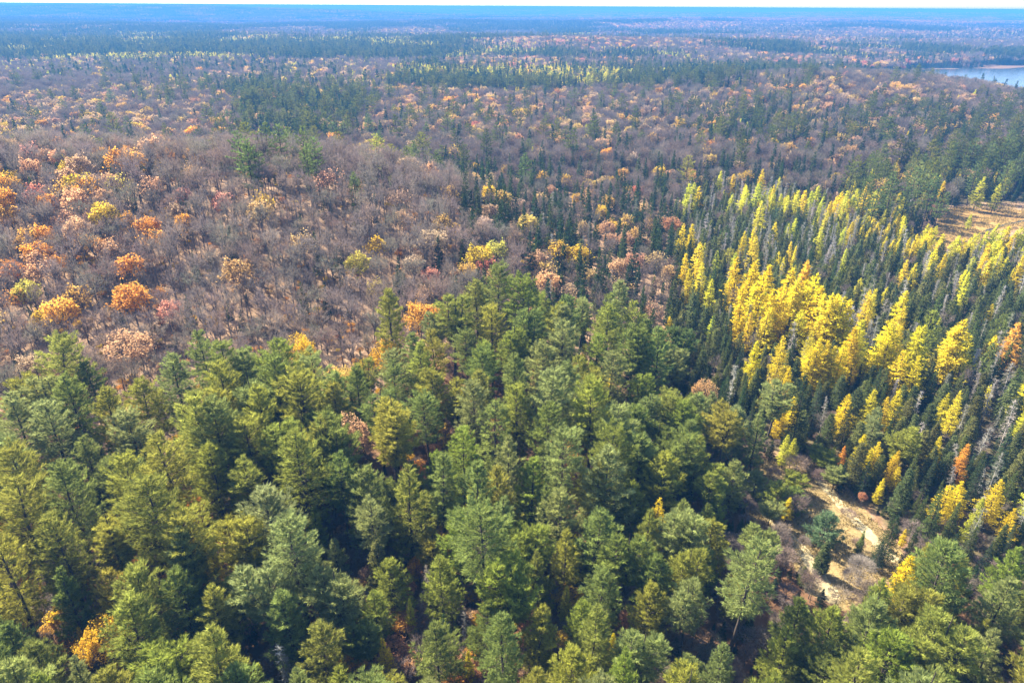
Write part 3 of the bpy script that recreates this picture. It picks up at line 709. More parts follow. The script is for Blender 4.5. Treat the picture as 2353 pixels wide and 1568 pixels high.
# near fill: darts
KINDS = ["tall_pine", "bushy_pine", "spruce", "cedar", "larch", "dead", "bare", "autumn"]
PROB = {1: (.003, 0, .05, 0, 0, 0, .90, .05), 2: (.012, 0, .28, .04, .0, .02, .46, .20), 3: (.14, 0, .72, .04, 0, 0, .06, .04), 4: (.5, .42, .02, .02, .012, .008, .01, .01), 5: (.0, .01, .20, .34, .13, .22, .11, .0), 6: (.45, 0, .35, .05, .06, 0, .05, .04)}
SPC = {"tall_pine": 5.5, "bushy_pine": 3.8, "spruce": 2.4, "cedar": 2.3, "larch": 2.4, "dead": 2.0, "bare": 4.2, "autumn": 4.8}
HGT = {"tall_pine": (17, 25), "bushy_pine": (10, 18), "spruce": (6, 13), "cedar": (6, 11), "larch": (8, 15), "dead": (7, 13), "bare": (12, 18), "shrub": (2, 5), "autumn": (11, 16)}
def grow(kind, x, y):
    lo, hi = HGT[kind]; H = rnd(lo, hi)
    c = {"tall_pine": "pine", "bushy_pine": "pine"}.get(kind, kind)
    if kind == "autumn":
        q = R.random()
        left = x < -85 and 140 < y < 260
        c = "autumn"
        if left and q < .6: c = "orange" if q < .35 else "peach"
        elif q > .95: c = "red"
        elif q > .86: c = "ochre"
    if kind == "larch" and R.random() < .3: c = "larchgreen"
    return H, pick(c)
OPEN = [[(1630, 1050), (1690, 1060), (1850, 1050), (1910, 1080), (2060, 1250), (2070, 1300), (1990, 1330), (1925, 1395), (1840, 1350), (1680, 1190)],
        [(2100, 545), (2190, 478), (2400, 462), (2400, 525), (2200, 562)], [(2130, 152), (2420, 152), (2420, 200), (2330, 196), (2240, 176)]]
def blocks(x, y, H):
    """True for points whose trees would stand between the viewpoint and an open place."""
    r = np.zeros(np.shape(x), bool)
    for k in (.55, .8, 1.0):
        z = elev(x, y) + H * k
        for o in (-3.2, -1.5, 0, 1.5, 3.2):
            u, v = project(x + o * (k < 1), y, z)
            for P in OPEN: r |= inpoly(P, u, v)
    return r
near_n = 42000
yy = 38 + (345 - 38) * R.random(near_n) ** .62
xx = (R.random(near_n) * 2 - 1) * (yy * .80 + 34)
zz = zones(xx, yy)
for x, y, z in zip(xx, yy, zz):
    if z == 9: continue
    z = int(z) if z in PROB else 2
    k = KINDS[R.choice(8, p=np.array(PROB[z]) / sum(PROB[z]))]
    if z == 4:
        # the grove is tall on its left and far side, low and bushy on its near right side
        tall = .15 + .85 * sstep(72, 108, y - .45 * x + 4 * math.sin(x * .13))
        if k in ("tall_pine", "bushy_pine"): k = "tall_pine" if R.random() < tall else "bushy_pine"
    if z == 2 and k == "spruce" and R.random() < .25 and x < -60: k = "bare"
    if z == 5 and k == "larch" and R.random() > .25 + .75 * sstep(.42, .62, vnoise(np.array(x / 22), np.array(y / 30), 61)): k = "cedar"
    if z == 5 and k == "dead" and R.random() > sstep(30, 160, x + (y - 100) * .3): k = "spruce"
    r = SPC[k]
    if z == 2 and k == "spruce": r = 2.8
    if z == 1 and k in ("bare", "autumn"): r = 3.3 + .9 * sstep(185, 140, y)
    if z == 1 and k == "bare" and R.random() < (.15 * sstep(-85, -150, x)): k = "autumn"
    if not near_clear(x, y, r): continue
    H, c = grow(k, x, y)
    slim = None
    if z == 2 and k == "spruce": H = rnd(8, 19); slim = rnd(.75, 1.1)
    if z == 3 and k == "spruce": H = rnd(9, 17); slim = rnd(.9, 1.4)
    if z == 2 and k in ("bare", "autumn"): H *= .82
    if k == "larch": slim = rnd(.9, 1.35) * H / 15
    if z == 4 and k in ("bare", "autumn"): H *= .5 if x < 20 else .3
    if x > 20 and blocks(np.array([x]), np.array([y]), H)[0]: continue
    if z in (3, 6) and k == "tall_pine": c = c * .6
    if z == 5 and k == "bare": H *= .6
    if z == 5 and k in ("spruce", "cedar"): c = c * np.array([1.75, 1.5, 1.35]) * rnd(.7, 1.25) if k == "spruce" else c * rnd(.8, 1.3)
    if z == 1 and k == "bare": c = c * 1.5
    put(k, float(x), float(y), float(H), c, None, r=r, wide=slim and (slim / (H / 13) ** .3 if k == 'spruce' else slim / (H / 15)))
NEAR_N = len(T)

# far fill: jittered grid, wider apart with distance
FAR = {k: [] for k in KINDS}                           # rows: x, y, H, r, g, b
def far_rows(y0, y1, cell):
    ys = np.arange(y0, y1, cell)
    X, Y = [], []
    for y in ys:
        w = y * .80 + 40
        xs = np.arange(-w, w, cell)
        X.append(xs); Y.append(np.full(len(xs), y))
    x, y = np.concatenate(X), np.concatenate(Y)
    x = x + rnd(-.5, .5, len(x)) * cell; y = y + rnd(-.5, .5, len(y)) * cell
    ok = lake_d(x, y) > np.where((y > LAKE_C[1]) & (x > 640), 1.14, 1.03)
    ok &= ~inpoly(BOG, x, y)
    return x[ok], y[ok]

def far_mix(x, y):
    """Weights of spruce, larch, pine, bare, autumn at far points."""
    n1 = vnoise(x / 150, y / 220, 21); n2 = vnoise(x / 60, y / 80, 22); n3 = vnoise(x / 600, y / 500, 23)
    u, v = project(x, y, elev(x, y))
    con = np.zeros(len(x))
    con += sstep(172, 150, v + 14 * n1) * sstep(88, 108, v) * sstep(1500, 1100, u)          # spruce swamp far left
    con += .9 * sstep(260, 235, v + 20 * n1) * sstep(160, 190, v) * sstep(850, 1000, u) * sstep(2050, 1800, u)   # spruce belt
    con += .34 * sstep(1500, 1700, u) * sstep(270, 300, v + 15 * n1) * sstep(400, 360, v)
    con += .75 * sstep(440, 620, u + 90 * (n1 - .5)) * sstep(225, 285, v + 40 * (n2 - .5)) * sstep(400, 350, v) * sstep(1000, 700, u + 120 * (n2 - .5)) * sstep(.2, .7, .6 * n2 + .4 * n1)
    gen = sstep(.50, .62, .5 * n1 + .3 * n2 + .35 * n3 - .05)
    con += gen * np.where(v < 150, .92, .34) + np.where(v < 150, .12, .10) + .14 * sstep(800, 1100, u) * sstep(240, 300, v)
    con *= 1 - .9 * np.exp(-((x - 130) / 300) ** 2 - ((y - 1380) / 170) ** 2)
    con *= 1 - .85 * np.exp(-((x - 320) / 190) ** 2 - ((y - 655) / 130) ** 2)
    con *= 1 - .65 * sstep(150, 500, x) * sstep(1250, 1600, y) * sstep(.30, .5, vnoise(x / 420, y / 300, 26))
    con = np.clip(con, .05, .93)
    lar = con * np.where((v < 260) & (v > 85), .08 + .75 * sstep(.55, .68, vnoise(x / 80, y / 120, 24)), .05)
    red = sstep(.35, .7, vnoise(x / 260, y / 260, 25))
    red = np.clip(red + np.exp(-((x - 130) / 300) ** 2 - ((y - 1400) / 160) ** 2) + .5 * sstep(150, 500, x) * sstep(1500, 2000, y), 0, 1.3)
    lar = lar * sstep(1.3, 1.6, lake_d(x, y))
    return con, lar, red

for y0, y1, cell, lod, extra in ((345, 700, 4.9, 1, 0), (345, 700, 3.9, 1, 1), (700, 1500, 6.0, 2, 0), (700, 1500, 4.4, 2, 1), (1500, 3400, 8.2, 2, 0), (1500, 3400, 6.6, 2, 1)):
    x, y = far_rows(y0, y1, cell)
    con, lar, red = far_mix(x, y)
    if extra:
        ok = R.random(len(x)) < sstep(.35, .9, con)
        x, y, con, lar, red = x[ok], y[ok], np.full(ok.sum(), 1.0), lar[ok], red[ok]
    q = R.random(len(x)); q2 = R.random(len(x))
    aut = np.clip(np.where(y > 900, .31, .27) + .36 * (red - .5), .05, .6)
    dp = inpoly(DARKPINE, x, y)
    kind = np.where(q < lar, 4, np.where(q < con, np.where(q2 < .12, 0, 2), np.where(q2 < aut, 7, 6)))
    kind = np.where((kind == 6) & (q2 > .985), 0, kind)
    kind = np.where(dp & (q2 < .9), np.where(q < .6, 0, 2), kind)
    for k in (0, 2, 4, 6, 7):
        sel = np.nonzero(kind == k)[0]
        lo, hi = HGT[KINDS[k]]
        H = rnd(lo * .95, hi, len(sel))
        ok = ~(blocks(x[sel], y[sel], H) & (x[sel] > 100)); sel, H = sel[ok], H[ok]
        if k == 2: H *= rnd(1.0, 1.7, len(sel))
        names = {0: ["pine"], 2: ["spruce"], 4: ["larchgreen", "larch", "larchgreen"], 6: ["bare"], 7: ["autumn", "autumn", "autumn", "peach", "ochre", "orange"]}[k]
        pal = np.array([c for nme in names for c in TINT[nme]])
        if k == 7:
            palr = np.array(TINT["red"] + TINT["orange"] + TINT["rust"] + TINT["autumn"])
            hot = R.random(len(sel)) < np.where(y[sel] > 900, .85 * np.clip(red[sel], 0, 1) ** 1.5 * sstep(-100, 100, x[sel]) + .1, .05)
            c = np.where(hot[:, None], palr[R.integers(len(palr), size=len(sel))], pal[R.integers(len(pal), size=len(sel))])
        else:
            c = pal[R.integers(len(pal), size=len(sel))]
        if k == 0: c = c * np.where(dp[sel], .38, .48)[:, None]
        c = c * rnd(.82, 1.18, (len(sel), 1))
        FAR[KINDS[k]].append(np.column_stack([x[sel], y[sel], H, c, np.full(len(sel), lod)]))
FAR = {k: np.concatenate(v) for k, v in FAR.items() if v}

# ------------------------------------------------------------------ the land
def link(name, me, **props):
    o = bpy.data.objects.new(name, me); COL.objects.link(o)
    for k, v in props.items(): o[k] = v
    return o

def grid_mesh(name, X, Y, Z, mat):
    ny, nx = X.shape
    me = bpy.data.meshes.new(name)
    V = np.stack([X, Y, Z], -1).reshape(-1, 3)
    i = (np.arange(ny - 1)[:, None] * nx + np.arange(nx - 1)[None]).ravel()
    Q = np.stack([i, i + 1, i + nx + 1, i + nx], 1)
    me.vertices.add(len(V)); me.vertices.foreach_set("co", V.astype(np.float32).ravel())
    me.loops.add(len(Q) * 4); me.loops.foreach_set("vertex_index", Q.astype(np.int32).ravel())
    me.polygons.add(len(Q)); me.polygons.foreach_set("loop_start", (np.arange(len(Q)) * 4).astype(np.int32))
    me.polygons.foreach_set("use_smooth", np.ones(len(Q), bool))
    me.update(calc_edges=True); me.materials.append(mat)
    return me

M_FLOOR = ground_mat("leaf_litter", ((.11, .075, .05), (.22, .145, .095), (.30, .205, .135)), (.12, 1.6))
# the floor of the pine grove and of the swamp is another stuff than the leaf litter of the hardwoods: a weight per vertex
nt = M_FLOOR.node_tree
dif = [n for n in nt.nodes if n.type == 'BSDF_DIFFUSE'][0]; src = dif.inputs[0].links[0].from_socket
for nm, c in (("needle_floor", (.090, .048, .026)), ("moss_floor", (.065, .060, .030)), ("brown_floor", (.12, .080, .060))):
    at_ = nd(nt, "ShaderNodeAttribute", attribute_type='GEOMETRY', attribute_name=nm)
    mx = nd(nt, "ShaderNodeMix", data_type='RGBA'); mx.inputs[7].default_value = (*c, 1)
    ml = nd(nt, "ShaderNodeMath", operation='MULTIPLY'); ml.inputs[1].default_value = .85
    nt.links.new(at_.outputs["Fac"], ml.inputs[0]); nt.links.new(ml.outputs[0], mx.inputs[0]); nt.links.new(src, mx.inputs[6]); src = mx.outputs[2]
nt.links.new(src, dif.inputs[0])
ys = np.concatenate([np.linspace(-60, 20, 12)[:-1], np.geomspace(20, 30000, 420)])
half = np.maximum(ys, 0) * .95 + 90
G = np.linspace(-1, 1, 260)
GX = half[:, None] * G[None]; GY = np.repeat(ys[:, None], 260, 1)
gm = grid_mesh("ground", GX, GY, elev(GX, GY), M_FLOOR)
zg = zones(GX.ravel(), GY.ravel())
for nm, w in (("needle_floor", (zg == 4) * (.8 + .2 * sstep(.35, .6, vnoise(GX.ravel() / 9, GY.ravel() / 9, 41)))), ("moss_floor", np.isin(zg, (5, 6))), ("brown_floor", (zg == 0) | (zg == 3))):
    a_ = gm.attributes.new(nm, 'FLOAT', 'POINT'); a_.data.foreach_set("value", w.astype(np.float32))
link("ground", gm, kind="structure")

def sheet(name, poly, z, mat, step=1.2, wob=.8):
    """Flat sheet with a ragged outline, from a polygon."""
    P = []
    n = len(poly)
    for i in range(n):
        a, b = np.array(poly[i]), np.array(poly[(i + 1) % n])
        m = max(1, int(np.linalg.norm(b - a) / step))
        for j in range(m):
            p = a + (b - a) * j / m
            P.append(p + rnd(-wob, wob, 2))
    me = bpy.data.meshes.new(name)
    me.from_pydata([(float(p[0]), float(p[1]), z) for p in P], [], [list(range(len(P)))])
    me.update(); me.materials.append(mat)
    return link(name, me, kind="structure")

M_BOG = ground_mat("bog_sedge", ((.11, .06, .028), (.21, .125, .045), (.29, .20, .08)), (.06, .7), .8)
M_MEADOW = ground_mat("dry_meadow", ((.10, .07, .036), (.19, .14, .066), (.26, .205, .10)), (.3, 2.2), .8)
M_SAND = ground_mat("sandy_track", ((.25, .21, .13), (.34, .30, .20), (.25, .20, .10)), (.5, 2.0), .5)
sheet("bog", BOG, .004, M_BOG, 3, 1.2)
sheet("meadow", CLEAR, .004, M_MEADOW)
def track(pts, w, name="path"):
    L = [np.array(at(*p)) for p in pts]
    a, b = [], []
    for i, p in enumerate(L):
        d = L[min(i + 1, len(L) - 1)] - L[max(i - 1, 0)]; d = d / np.linalg.norm(d)
        nrm = np.array([-d[1], d[0]]); ww = w * rnd(.75, 1.25)
        a.append(p + nrm * ww); b.append(p - nrm * ww)
    sheet(name, a + b[::-1], .008, M_SAND, .5, .16)
track([(1712, 1100), (1745, 1160), (1775, 1195), (1800, 1220), (1830, 1255), (1850, 1275), (1880, 1320), (1900, 1352), (1920, 1385)], 1.25)
track([(1880, 1100), (1915, 1140), (1950, 1180), (1985, 1215), (2030, 1262), (2060, 1290)], .9)
# bog creek
M_WATER, nt, out = new_mat("water")
b = nd(nt, "ShaderNodeBsdfPrincipled"); b.inputs["Base Color"].default_value = (.02, .03, .04, 1); b.inputs["Roughness"].default_value = .2; b.inputs["Specular IOR Level"].default_value = 1.0
no = nd(nt, "ShaderNodeTexNoise"); no.inputs["Scale"].default_value = .35; bp = nd(nt, "ShaderNodeBump"); bp.inputs["Strength"].default_value = .12
nt.links.new(no.outputs[0], bp.inputs["Height"]); nt.links.new(bp.outputs[0], b.inputs["Normal"]); nt.links.new(b.outputs[0], out.inputs[0])
ck = [at(*p) for p in ((2232, 553), (2262, 532), (2300, 518), (2345, 508), (2400, 500))]
sheet("creek", [(x, y + .9) for x, y in ck] + [(x, y - .9) for x, y in ck[::-1]], .008, M_WATER, 2, .5)
an = np.linspace(0, 2 * math.pi, 120, endpoint=False)
sheet("lake", [(LAKE_C[0] + LAKE_R[0] * 1.25 * math.cos(a), LAKE_C[1] + LAKE_R[1] * 1.25 * math.sin(a)) for a in an], LAKE_Z, M_WATER, 50, 0)

# ------------------------------------------------------------------ trees as objects
MAXK = 300
def lod_of(kind, d):
    l = 0 if d < (175 if kind != 'bare' else 290) else (1 if d < 620 else 2)
    have = sorted(LIB[kind])
    return max([h for h in have if h <= l])
def variant(kind, lod):
    vs = LIB[kind][lod]; return vs[R.integers(len(vs))]

by = {}
for t in T:
    t["d"] = math.sqrt(t["x"] ** 2 + t["y"] ** 2 + (CAM_H - 8) ** 2)
    t["z"] = float(elev(t["x"], t["y"]))
    t["uv"] = project(t["x"], t["y"], t["z"] + t["H"])
    by.setdefault(OBJ[t["kind"]], []).append(t)

def inframe(t): return -60 < t["uv"][0] < 2412 and t["uv"][1] < 1640

CAT = {"white_pine": "pine tree", "spruce_tree": "spruce tree", "cedar_tree": "cedar tree", "larch_tree": "larch tree", "dead_tree": "dead tree", "bare_tree": "bare tree", "bare_shrub": "shrub", "autumn_tree": "autumn tree"}
GRP = {"white_pine": "white pines of the near grove and beyond", "spruce_tree": "dark spruces scattered through the woods", "cedar_tree": "olive cedars of the swamp", "larch_tree": "golden larches around the swamp and bog", "dead_tree": "grey dead trees in the swamp", "bare_tree": "bare hardwoods on the slope", "bare_shrub": "bare shrubs by the tracks", "autumn_tree": "hardwoods still in autumn leaf"}
singles, rest = [], {}
for name, ts in by.items():
    ts.sort(key=lambda t: (not inframe(t), t["hand"] is None, -t["H"] / t["d"]))
    vis = [t for t in ts if inframe(t)]
    singles += [(name, t) for t in vis[:MAXK]]
    rest[name] = vis[MAXK:] + [t for t in ts if not inframe(t) and t["uv"][0] > -500 and t["uv"][0] < 2850]

# labels: the ones that stand out carry their own; every other tree is told by its look and its nearest landmark
def colour_word(name, c):
    r, g, b_ = c
    if name == "white_pine": return "yellowish green" if r / g > .66 else ("bluish green" if b_ / g > .46 else "green")
    if name in ("larch_tree",): return "greenish yellow" if g / r > .8 else ("orange" if g / r < .58 else "golden yellow")
    if name == "autumn_tree": return "lime yellow" if g / r > .78 else "yellow" if b_ / r < .13 and g / r > .52 else "orange" if b_ / r < .16 else "red" if g / r < .42 else "tan"
    if name == "spruce_tree": return "dark green" if g < .06 else "green"
    if name == "cedar_tree": return "olive"
    return "grey"
NOUN = {"white_pine": "pine", "spruce_tree": "spruce", "cedar_tree": "cedar", "larch_tree": "larch", "dead_tree": "dead tree", "bare_tree": "bare tree", "bare_shrub": "shrub", "autumn_tree": "leafy tree"}
ORD = ["nearest", "second", "third", "fourth", "fifth", "sixth", "seventh", "eighth", "ninth", "tenth", "eleventh", "twelfth", "thirteenth", "fourteenth", "fifteenth", "sixteenth", "seventeenth", "eighteenth", "nineteenth", "twentieth"] + ["twenty-" + q for q in ("first", "second", "third", "fourth", "fifth", "sixth", "seventh", "eighth", "ninth")] + ["thirtieth"]
def short(h):
    w = h.split()
    cut = [i for i, k in enumerate(w) if k in ("behind", "beside", "at", "among", "in", "with", "standing", "before", "touching", "on", "rising", "near", "low", "between", "leaning", "below", "beyond", "below", "crowning", "poking", "peeping", "inside", "where", "just", "out")]
    return " ".join(w[:cut[0]] if cut and cut[0] >= 2 else w[:5])
marks = [t for _, t in singles if t["hand"]]
seen_short = {}
for t in marks: seen_short.setdefault(short(t["hand"]), []).append(t)
marks = [t for t in marks if len(seen_short[short(t["hand"])]) == 1]
buckets = {}
for name, t in singles:
    if t["hand"]: t["label"] = t["hand"]; continue
    m = min(marks, key=lambda k: (k["x"] - t["x"]) ** 2 + (k["y"] - t["y"]) ** 2)
    dx, dy = t["x"] - m["x"], t["y"] - m["y"]
    if abs(dx) > abs(dy): side = "to the right of" if dx > 0 else "to the left of"
    else: side = "behind" if dy > 0 else "in front of"
    size = "very tall" if t["H"] > HGT[t["kind"]][0] + .85 * (HGT[t["kind"]][1] - HGT[t["kind"]][0]) else "tall" if t["H"] > HGT[t["kind"]][0] + .6 * (HGT[t["kind"]][1] - HGT[t["kind"]][0]) else "short" if t["H"] < HGT[t["kind"]][0] + .2 * (HGT[t["kind"]][1] - HGT[t["kind"]][0]) else "mid sized" if t["kind"] != "young_pine" else "short"
    desc = f"{size} {colour_word(name, t['tint'])} {NOUN[name]}"
    buckets.setdefault((desc, side, id(m)), []).append((dx * dx + dy * dy, t, m))
for (desc, side, _), lst in buckets.items():
    lst.sort(key=lambda k: k[0])
    for i, (_, t, m) in enumerate(lst):
        w = "" if len(lst) == 1 else (ORD[i] if i < len(ORD) else "farthest") + " "
        t["label"] = f"{w}{desc} {side} the {short(m['hand'])}"

def tree_object(name, t):
    kind = t["kind"]
    v = variant(kind, min(1, lod_of(kind, t["d"])) if 1 in LIB[kind] else 0)
    e = bpy.data.objects.new(name, None); COL.objects.link(e)
    e.empty_display_size = .5
    s = t["H"] / v["H"]
    w = s * (t["wide"] or rnd(.9, 1.12))
    e.location = (t["x"], t["y"], t["z"] - .05)
    e.rotation_euler = (rnd(-.03, .03), t["lean"] if t["lean"] else rnd(-.03, .03), 0)
    e.scale = (w, w, s)
    e["label"] = t["label"]; e["category"] = CAT[name]; e["group"] = GRP[name]
    ang = rnd(0, 6.28)
    for part in ("trunk", "crown"):
        c = bpy.data.objects.new(part, v[part]); COL.objects.link(c)
        c.parent = e; c.rotation_euler = (0, 0, ang)
        c["tint"] = [float(k) for k in t["tint"]]
    return e
for name, t in singles: tree_object(name, t)

# ------------------------------------------------------------------ all further trees: one stuff object a kind
def instancer(name, meshes, rows, label):
    """rows: x, y, z, rot, sx, sz, variant, r, g, b -> points that carry copies of the given meshes."""
    rows = np.asarray(rows, float)
    lib = bpy.data.collections.new("shapes_" + name)
    for i, m in enumerate(meshes):
        lib.objects.link(bpy.data.objects.new(f"shape_{name}_{i:02d}", m))
    n = len(rows)
    me = bpy.data.meshes.new(name)
    me.vertices.add(n); me.vertices.foreach_set("co", rows[:, :3].astype(np.float32).ravel())
    a = me.attributes.new("spin", 'FLOAT_VECTOR', 'POINT'); a.data.foreach_set("vector", np.column_stack([rnd(-.03, .03, n), rnd(-.03, .03, n), rows[:, 3]]).astype(np.float32).ravel())
    a = me.attributes.new("size", 'FLOAT_VECTOR', 'POINT'); a.data.foreach_set("vector", np.column_stack([rows[:, 4], rows[:, 4], rows[:, 5]]).astype(np.float32).ravel())
    a = me.attributes.new("which", 'INT', 'POINT'); a.data.foreach_set("value", rows[:, 6].astype(np.int32))
    a = me.attributes.new("tint", 'FLOAT_VECTOR', 'POINT'); a.data.foreach_set("vector", rows[:, 7:10].astype(np.float32).ravel())
    o = link(name, me, kind="stuff", label=label)
    ng = bpy.data.node_groups.new("scatter_" + name, 'GeometryNodeTree')
    ng.interface.new_socket("Geometry", in_out='INPUT', socket_type='NodeSocketGeometry')
    ng.interface.new_socket("Geometry", in_out='OUTPUT', socket_type='NodeSocketGeometry')
    gi, go = ng.nodes.new("NodeGroupInput"), ng.nodes.new("NodeGroupOutput")
    ci = ng.nodes.new("GeometryNodeCollectionInfo"); ci.inputs[0].default_value = lib
    ci.inputs["Separate Children"].default_value = True; ci.inputs["Reset Children"].default_value = True
    ip = ng.nodes.new("GeometryNodeInstanceOnPoints"); ip.inputs["Pick Instance"].default_value = True
    def attr(nm, ty):
        q = ng.nodes.new("GeometryNodeInputNamedAttribute"); q.data_type = ty; q.inputs[0].default_value = nm
        return [s for s in q.outputs if s.enabled and s.name == "Attribute"][0]
    ng.links.new(gi.outputs[0], ip.inputs["Points"]); ng.links.new(ci.outputs[0], ip.inputs["Instance"])
    ng.links.new(attr("which", 'INT'), ip.inputs["Instance Index"])
    e2r = ng.nodes.new("FunctionNodeEulerToRotation")
    ng.links.new(attr("spin", 'FLOAT_VECTOR'), e2r.inputs[0]); ng.links.new(e2r.outputs[0], ip.inputs["Rotation"])
    ng.links.new(attr("size", 'FLOAT_VECTOR'), ip.inputs["Scale"])
    ng.links.new(ip.outputs[0], go.inputs[0])
    md = o.modifiers.new("scatter", 'NODES'); md.node_group = ng
    return o

FARNAME = {"white_pine": ("distant_pines", "dark pines scattered through the distant woods"), "spruce_tree": ("distant_spruces", "dark pointed spruces massed in the distant swamps"), "cedar_tree": ("distant_cedars", "olive cedars filling the swamp"), "larch_tree": ("distant_larches", "yellow green larches in the distant swamps"), "dead_tree": ("distant_dead_wood", "grey dead trees thick in the swamp"), "bare_shrub": ("brush_patch", "bare shrubs by the tracks"), "bare_tree": ("bare_woods", "grey brown leafless hardwoods covering the hills"), "autumn_tree": ("autumn_woods", "tan orange and red leafy hardwoods dotted over the hills")}
for name in rest:
    meshes, index = [], {}
    rows = []
    def vid(kind, lod):
        i = R.integers(len(LIB[kind][lod])); key = (kind, lod, i)
        if key not in index: index[key] = len(meshes); meshes.append(LIB[kind][lod][i]["whole"])
        return index[key], LIB[kind][lod][i]["H"]
    for t in rest[name]:
        k, H0 = vid(t["kind"], lod_of(t["kind"], t["d"])); s = t["H"] / H0
        w = s * (t["wide"] or rnd(.9, 1.12))
        rows.append((t["x"], t["y"], t["z"] - .05, rnd(0, 6.28), w, s, k, *t["tint"]))
    for kind in KINDS:
        if OBJ[kind] != name or kind not in FAR: continue
        A = FAR[kind]
        z = elev(A[:, 0], A[:, 1])
        for lod in (1, 2):
            sel = A[:, 6] == lod
            if not sel.any(): continue
            l = max(h for h in LIB[kind] if h <= lod)
            ids = []
            for i in range(len(LIB[kind][l])):
                key = (kind, l, i)
                if key not in index: index[key] = len(meshes); meshes.append(LIB[kind][l][i]["whole"])
                ids.append((index[key], LIB[kind][l][i]["H"]))
            n = int(sel.sum()); c = R.integers(len(ids), size=n)
            H0 = np.array([q[1] for q in ids])[c]; kk = np.array([q[0] for q in ids])[c]
            s = A[sel, 2] / H0
            rows.append(np.column_stack([A[sel, 0], A[sel, 1], z[sel] - .05, rnd(0, 6.28, n), s * rnd(.9, 1.2, n), s, kk, A[sel, 3:6]]))
    parts = [np.atleast_2d(np.array(r)) for r in rows]
    if parts:
        instancer(FARNAME[name][0], meshes, np.concatenate(parts), FARNAME[name][1])

# forest beyond three kilometres: patches of low crowns that run into one mass
def patch(seed, con):
    s = Soup()
    n = 46
    x, y = rnd(-42, 42, n), rnd(-42, 42, n)
    for a, b in zip(x, y):
        cone_ = R.random() < con
        h = rnd(8, 15); r = rnd(1.6, 2.6) if cone_ else rnd(3.2, 5)
        k = 5
        ang = np.arange(k) * 6.283 / k + rnd(0, 6)
        tone = rnd(.55, 1.5)
        if cone_:
            v = np.concatenate([np.stack([a + np.cos(ang) * r, b + np.sin(ang) * r, np.full(k, 0.)], 1), [[a, b, h]]])
            f = np.array([[i, (i + 1) % k, k] for i in range(k)])
        else:
            v = np.concatenate([np.stack([a + np.cos(ang) * r, b + np.sin(ang) * r, np.full(k, h * .45)], 1), np.stack([a + np.cos(ang) * r * .65, b + np.sin(ang) * r * .65, np.full(k, h * .85)], 1), [[a, b, h]]])
            f = np.array([[i, (i + 1) % k, k + (i + 1) % k] for i in range(k)] + [[i, k + (i + 1) % k, k + i] for i in range(k)] + [[k + i, k + (i + 1) % k, 2 * k] for i in range(k)])
        s.add(v, f, np.full(len(v), tone))
    return make_mesh("forest_patch", [(s, M_LEAF)])
pm = [patch(i, c) for i, c in enumerate((.95, .95, .5, .1, .1))]
rows = []
for y0, y1, cell in ((3400, 6200, 62), (6200, 15000, 104)):
    x, y = far_rows(y0, y1, cell)
    con, lar, red = far_mix(x, y)
    cc = R.random(len(x)) < con
    base = np.where(cc[:, None], np.array([.034, .062, .032]), np.array([.17, .115, .095]))
    hot = (~cc) & (R.random(len(x)) < .45 * red + .1)
    base = np.where(hot[:, None], np.array([.36, .16, .075]), base) * rnd(.8, 1.2, (len(x), 1))
    k = np.where(cc, R.integers(0, 2, len(x)), R.integers(2, 5, len(x)))
    sc = cell / 62
    rows.append(np.column_stack([x, y, elev(x, y) - .3, R.integers(0, 4, len(x)) * 1.57, np.full(len(x), sc), np.full(len(x), 1.0), k, base]))
instancer("far_forest", pm, np.concatenate(rows), "hazy blue forest running out to the horizon")

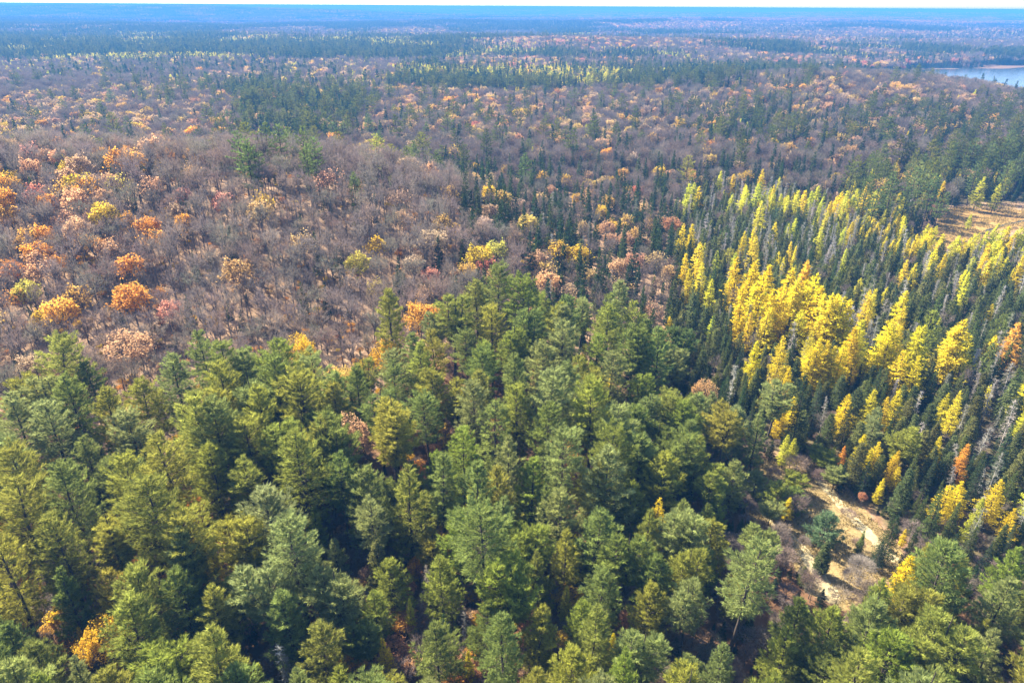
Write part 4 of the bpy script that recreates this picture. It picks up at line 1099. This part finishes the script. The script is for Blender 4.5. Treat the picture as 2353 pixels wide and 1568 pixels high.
# ------------------------------------------------------------------ low growth
rows, meshes = [], [LIB["bare"][1][i]["whole"] for i in range(3)] + [LIB["autumn"][1][i]["whole"] for i in range(3)] + [LIB["spruce"][1][0]["whole"]]
n = 11000
y = 45 + 250 * R.random(n) ** 1.15; x = (R.random(n) * 2 - 1) * (y * .8 + 20)
z9 = zones(x, y)
for a, b_, q in zip(x, y, z9):
    if q == 9:
        if R.random() > .12 or inpoly(BOG, np.array([a]), np.array([b_]))[0]: continue
    k = int(R.choice(7, p=(.2, .2, .2, .12, .12, .12, .04)))
    if k in (3, 4, 5) and a > 15: k = 6
    h = (rnd(1.5, 5.0) if q == 4 else rnd(1.2, 3.4)) if q != 9 else rnd(.5, 1.2)
    s = h / 16
    c = pick("bare") if k < 3 else (pick(("orange", "ochre", "rust", "peach")[R.integers(4)]) * .9 if k < 6 else pick("spruce"))
    rows.append((a, b_, float(elev(a, b_)) - .05, rnd(0, 6.28), s * rnd(1.2, 2.0), s, k, *c))
instancer("undergrowth", meshes, rows, "brown and orange brush on the forest floor")

s = Soup()
def scatter_in(poly, n):
    P = np.array(poly); lo, hi = P.min(0), P.max(0)
    q = rnd(0, 1, (n * 3, 2)) * (hi - lo) + lo
    q = q[inpoly(poly, q[:, 0], q[:, 1])][:n]
    return np.column_stack([q, np.zeros(len(q))])
for poly, n, L, W in ((CLEAR, 9000, .45, .16), (BOG, 16000, .8, .3)):
    P = scatter_in(poly, n)
    keep = vnoise(P[:, 0] / 3, P[:, 1] / 3, 31) > .38
    P = P[keep]
    s.blades(P, R.normal(size=(len(P), 3)) * .5 + [0, 0, 1], L * rnd(.5, 1.3, len(P)), W, rnd(.6, 1.3, len(P)))
gr = link("grass", make_mesh("grass", [(s, M_LEAF)]), kind="stuff", label="dry tan grass of the track clearing and the bog")
gr["tint"] = [.29, .22, .09]

# ------------------------------------------------------------------ haze
M_HAZE, nt, out = new_mat("haze")
pv = nd(nt, "ShaderNodeVolumePrincipled")
pv.inputs["Color"].default_value = HAZE_COLOR
pv.inputs["Density"].default_value = HAZE_DENSITY
pv.inputs["Anisotropy"].default_value = 0.0
nt.links.new(pv.outputs[0], out.inputs["Volume"])
me = bpy.data.meshes.new("haze")
zt = 83.0
x0, x1, y0, y1, z0 = -33000, 33000, -120, 30100, -45
me.from_pydata([(x0, y0, z0), (x1, y0, z0), (x1, y1, z0), (x0, y1, z0), (x0, y0, zt), (x1, y0, zt), (x1, y1, zt), (x0, y1, zt)], [], [(0, 3, 2, 1), (4, 5, 6, 7), (0, 1, 5, 4), (1, 2, 6, 5), (2, 3, 7, 6), (3, 0, 4, 7)])
me.materials.append(M_HAZE)
link("haze", me, kind="stuff", label="pale blue haze over the far forest")
print("trees near", NEAR_N, "singles", len(singles), {k: len(v) for k, v in rest.items()}, {k: len(v) for k, v in FAR.items()}, "zrange", elev(GX, GY).min(), elev(GX, GY).max())
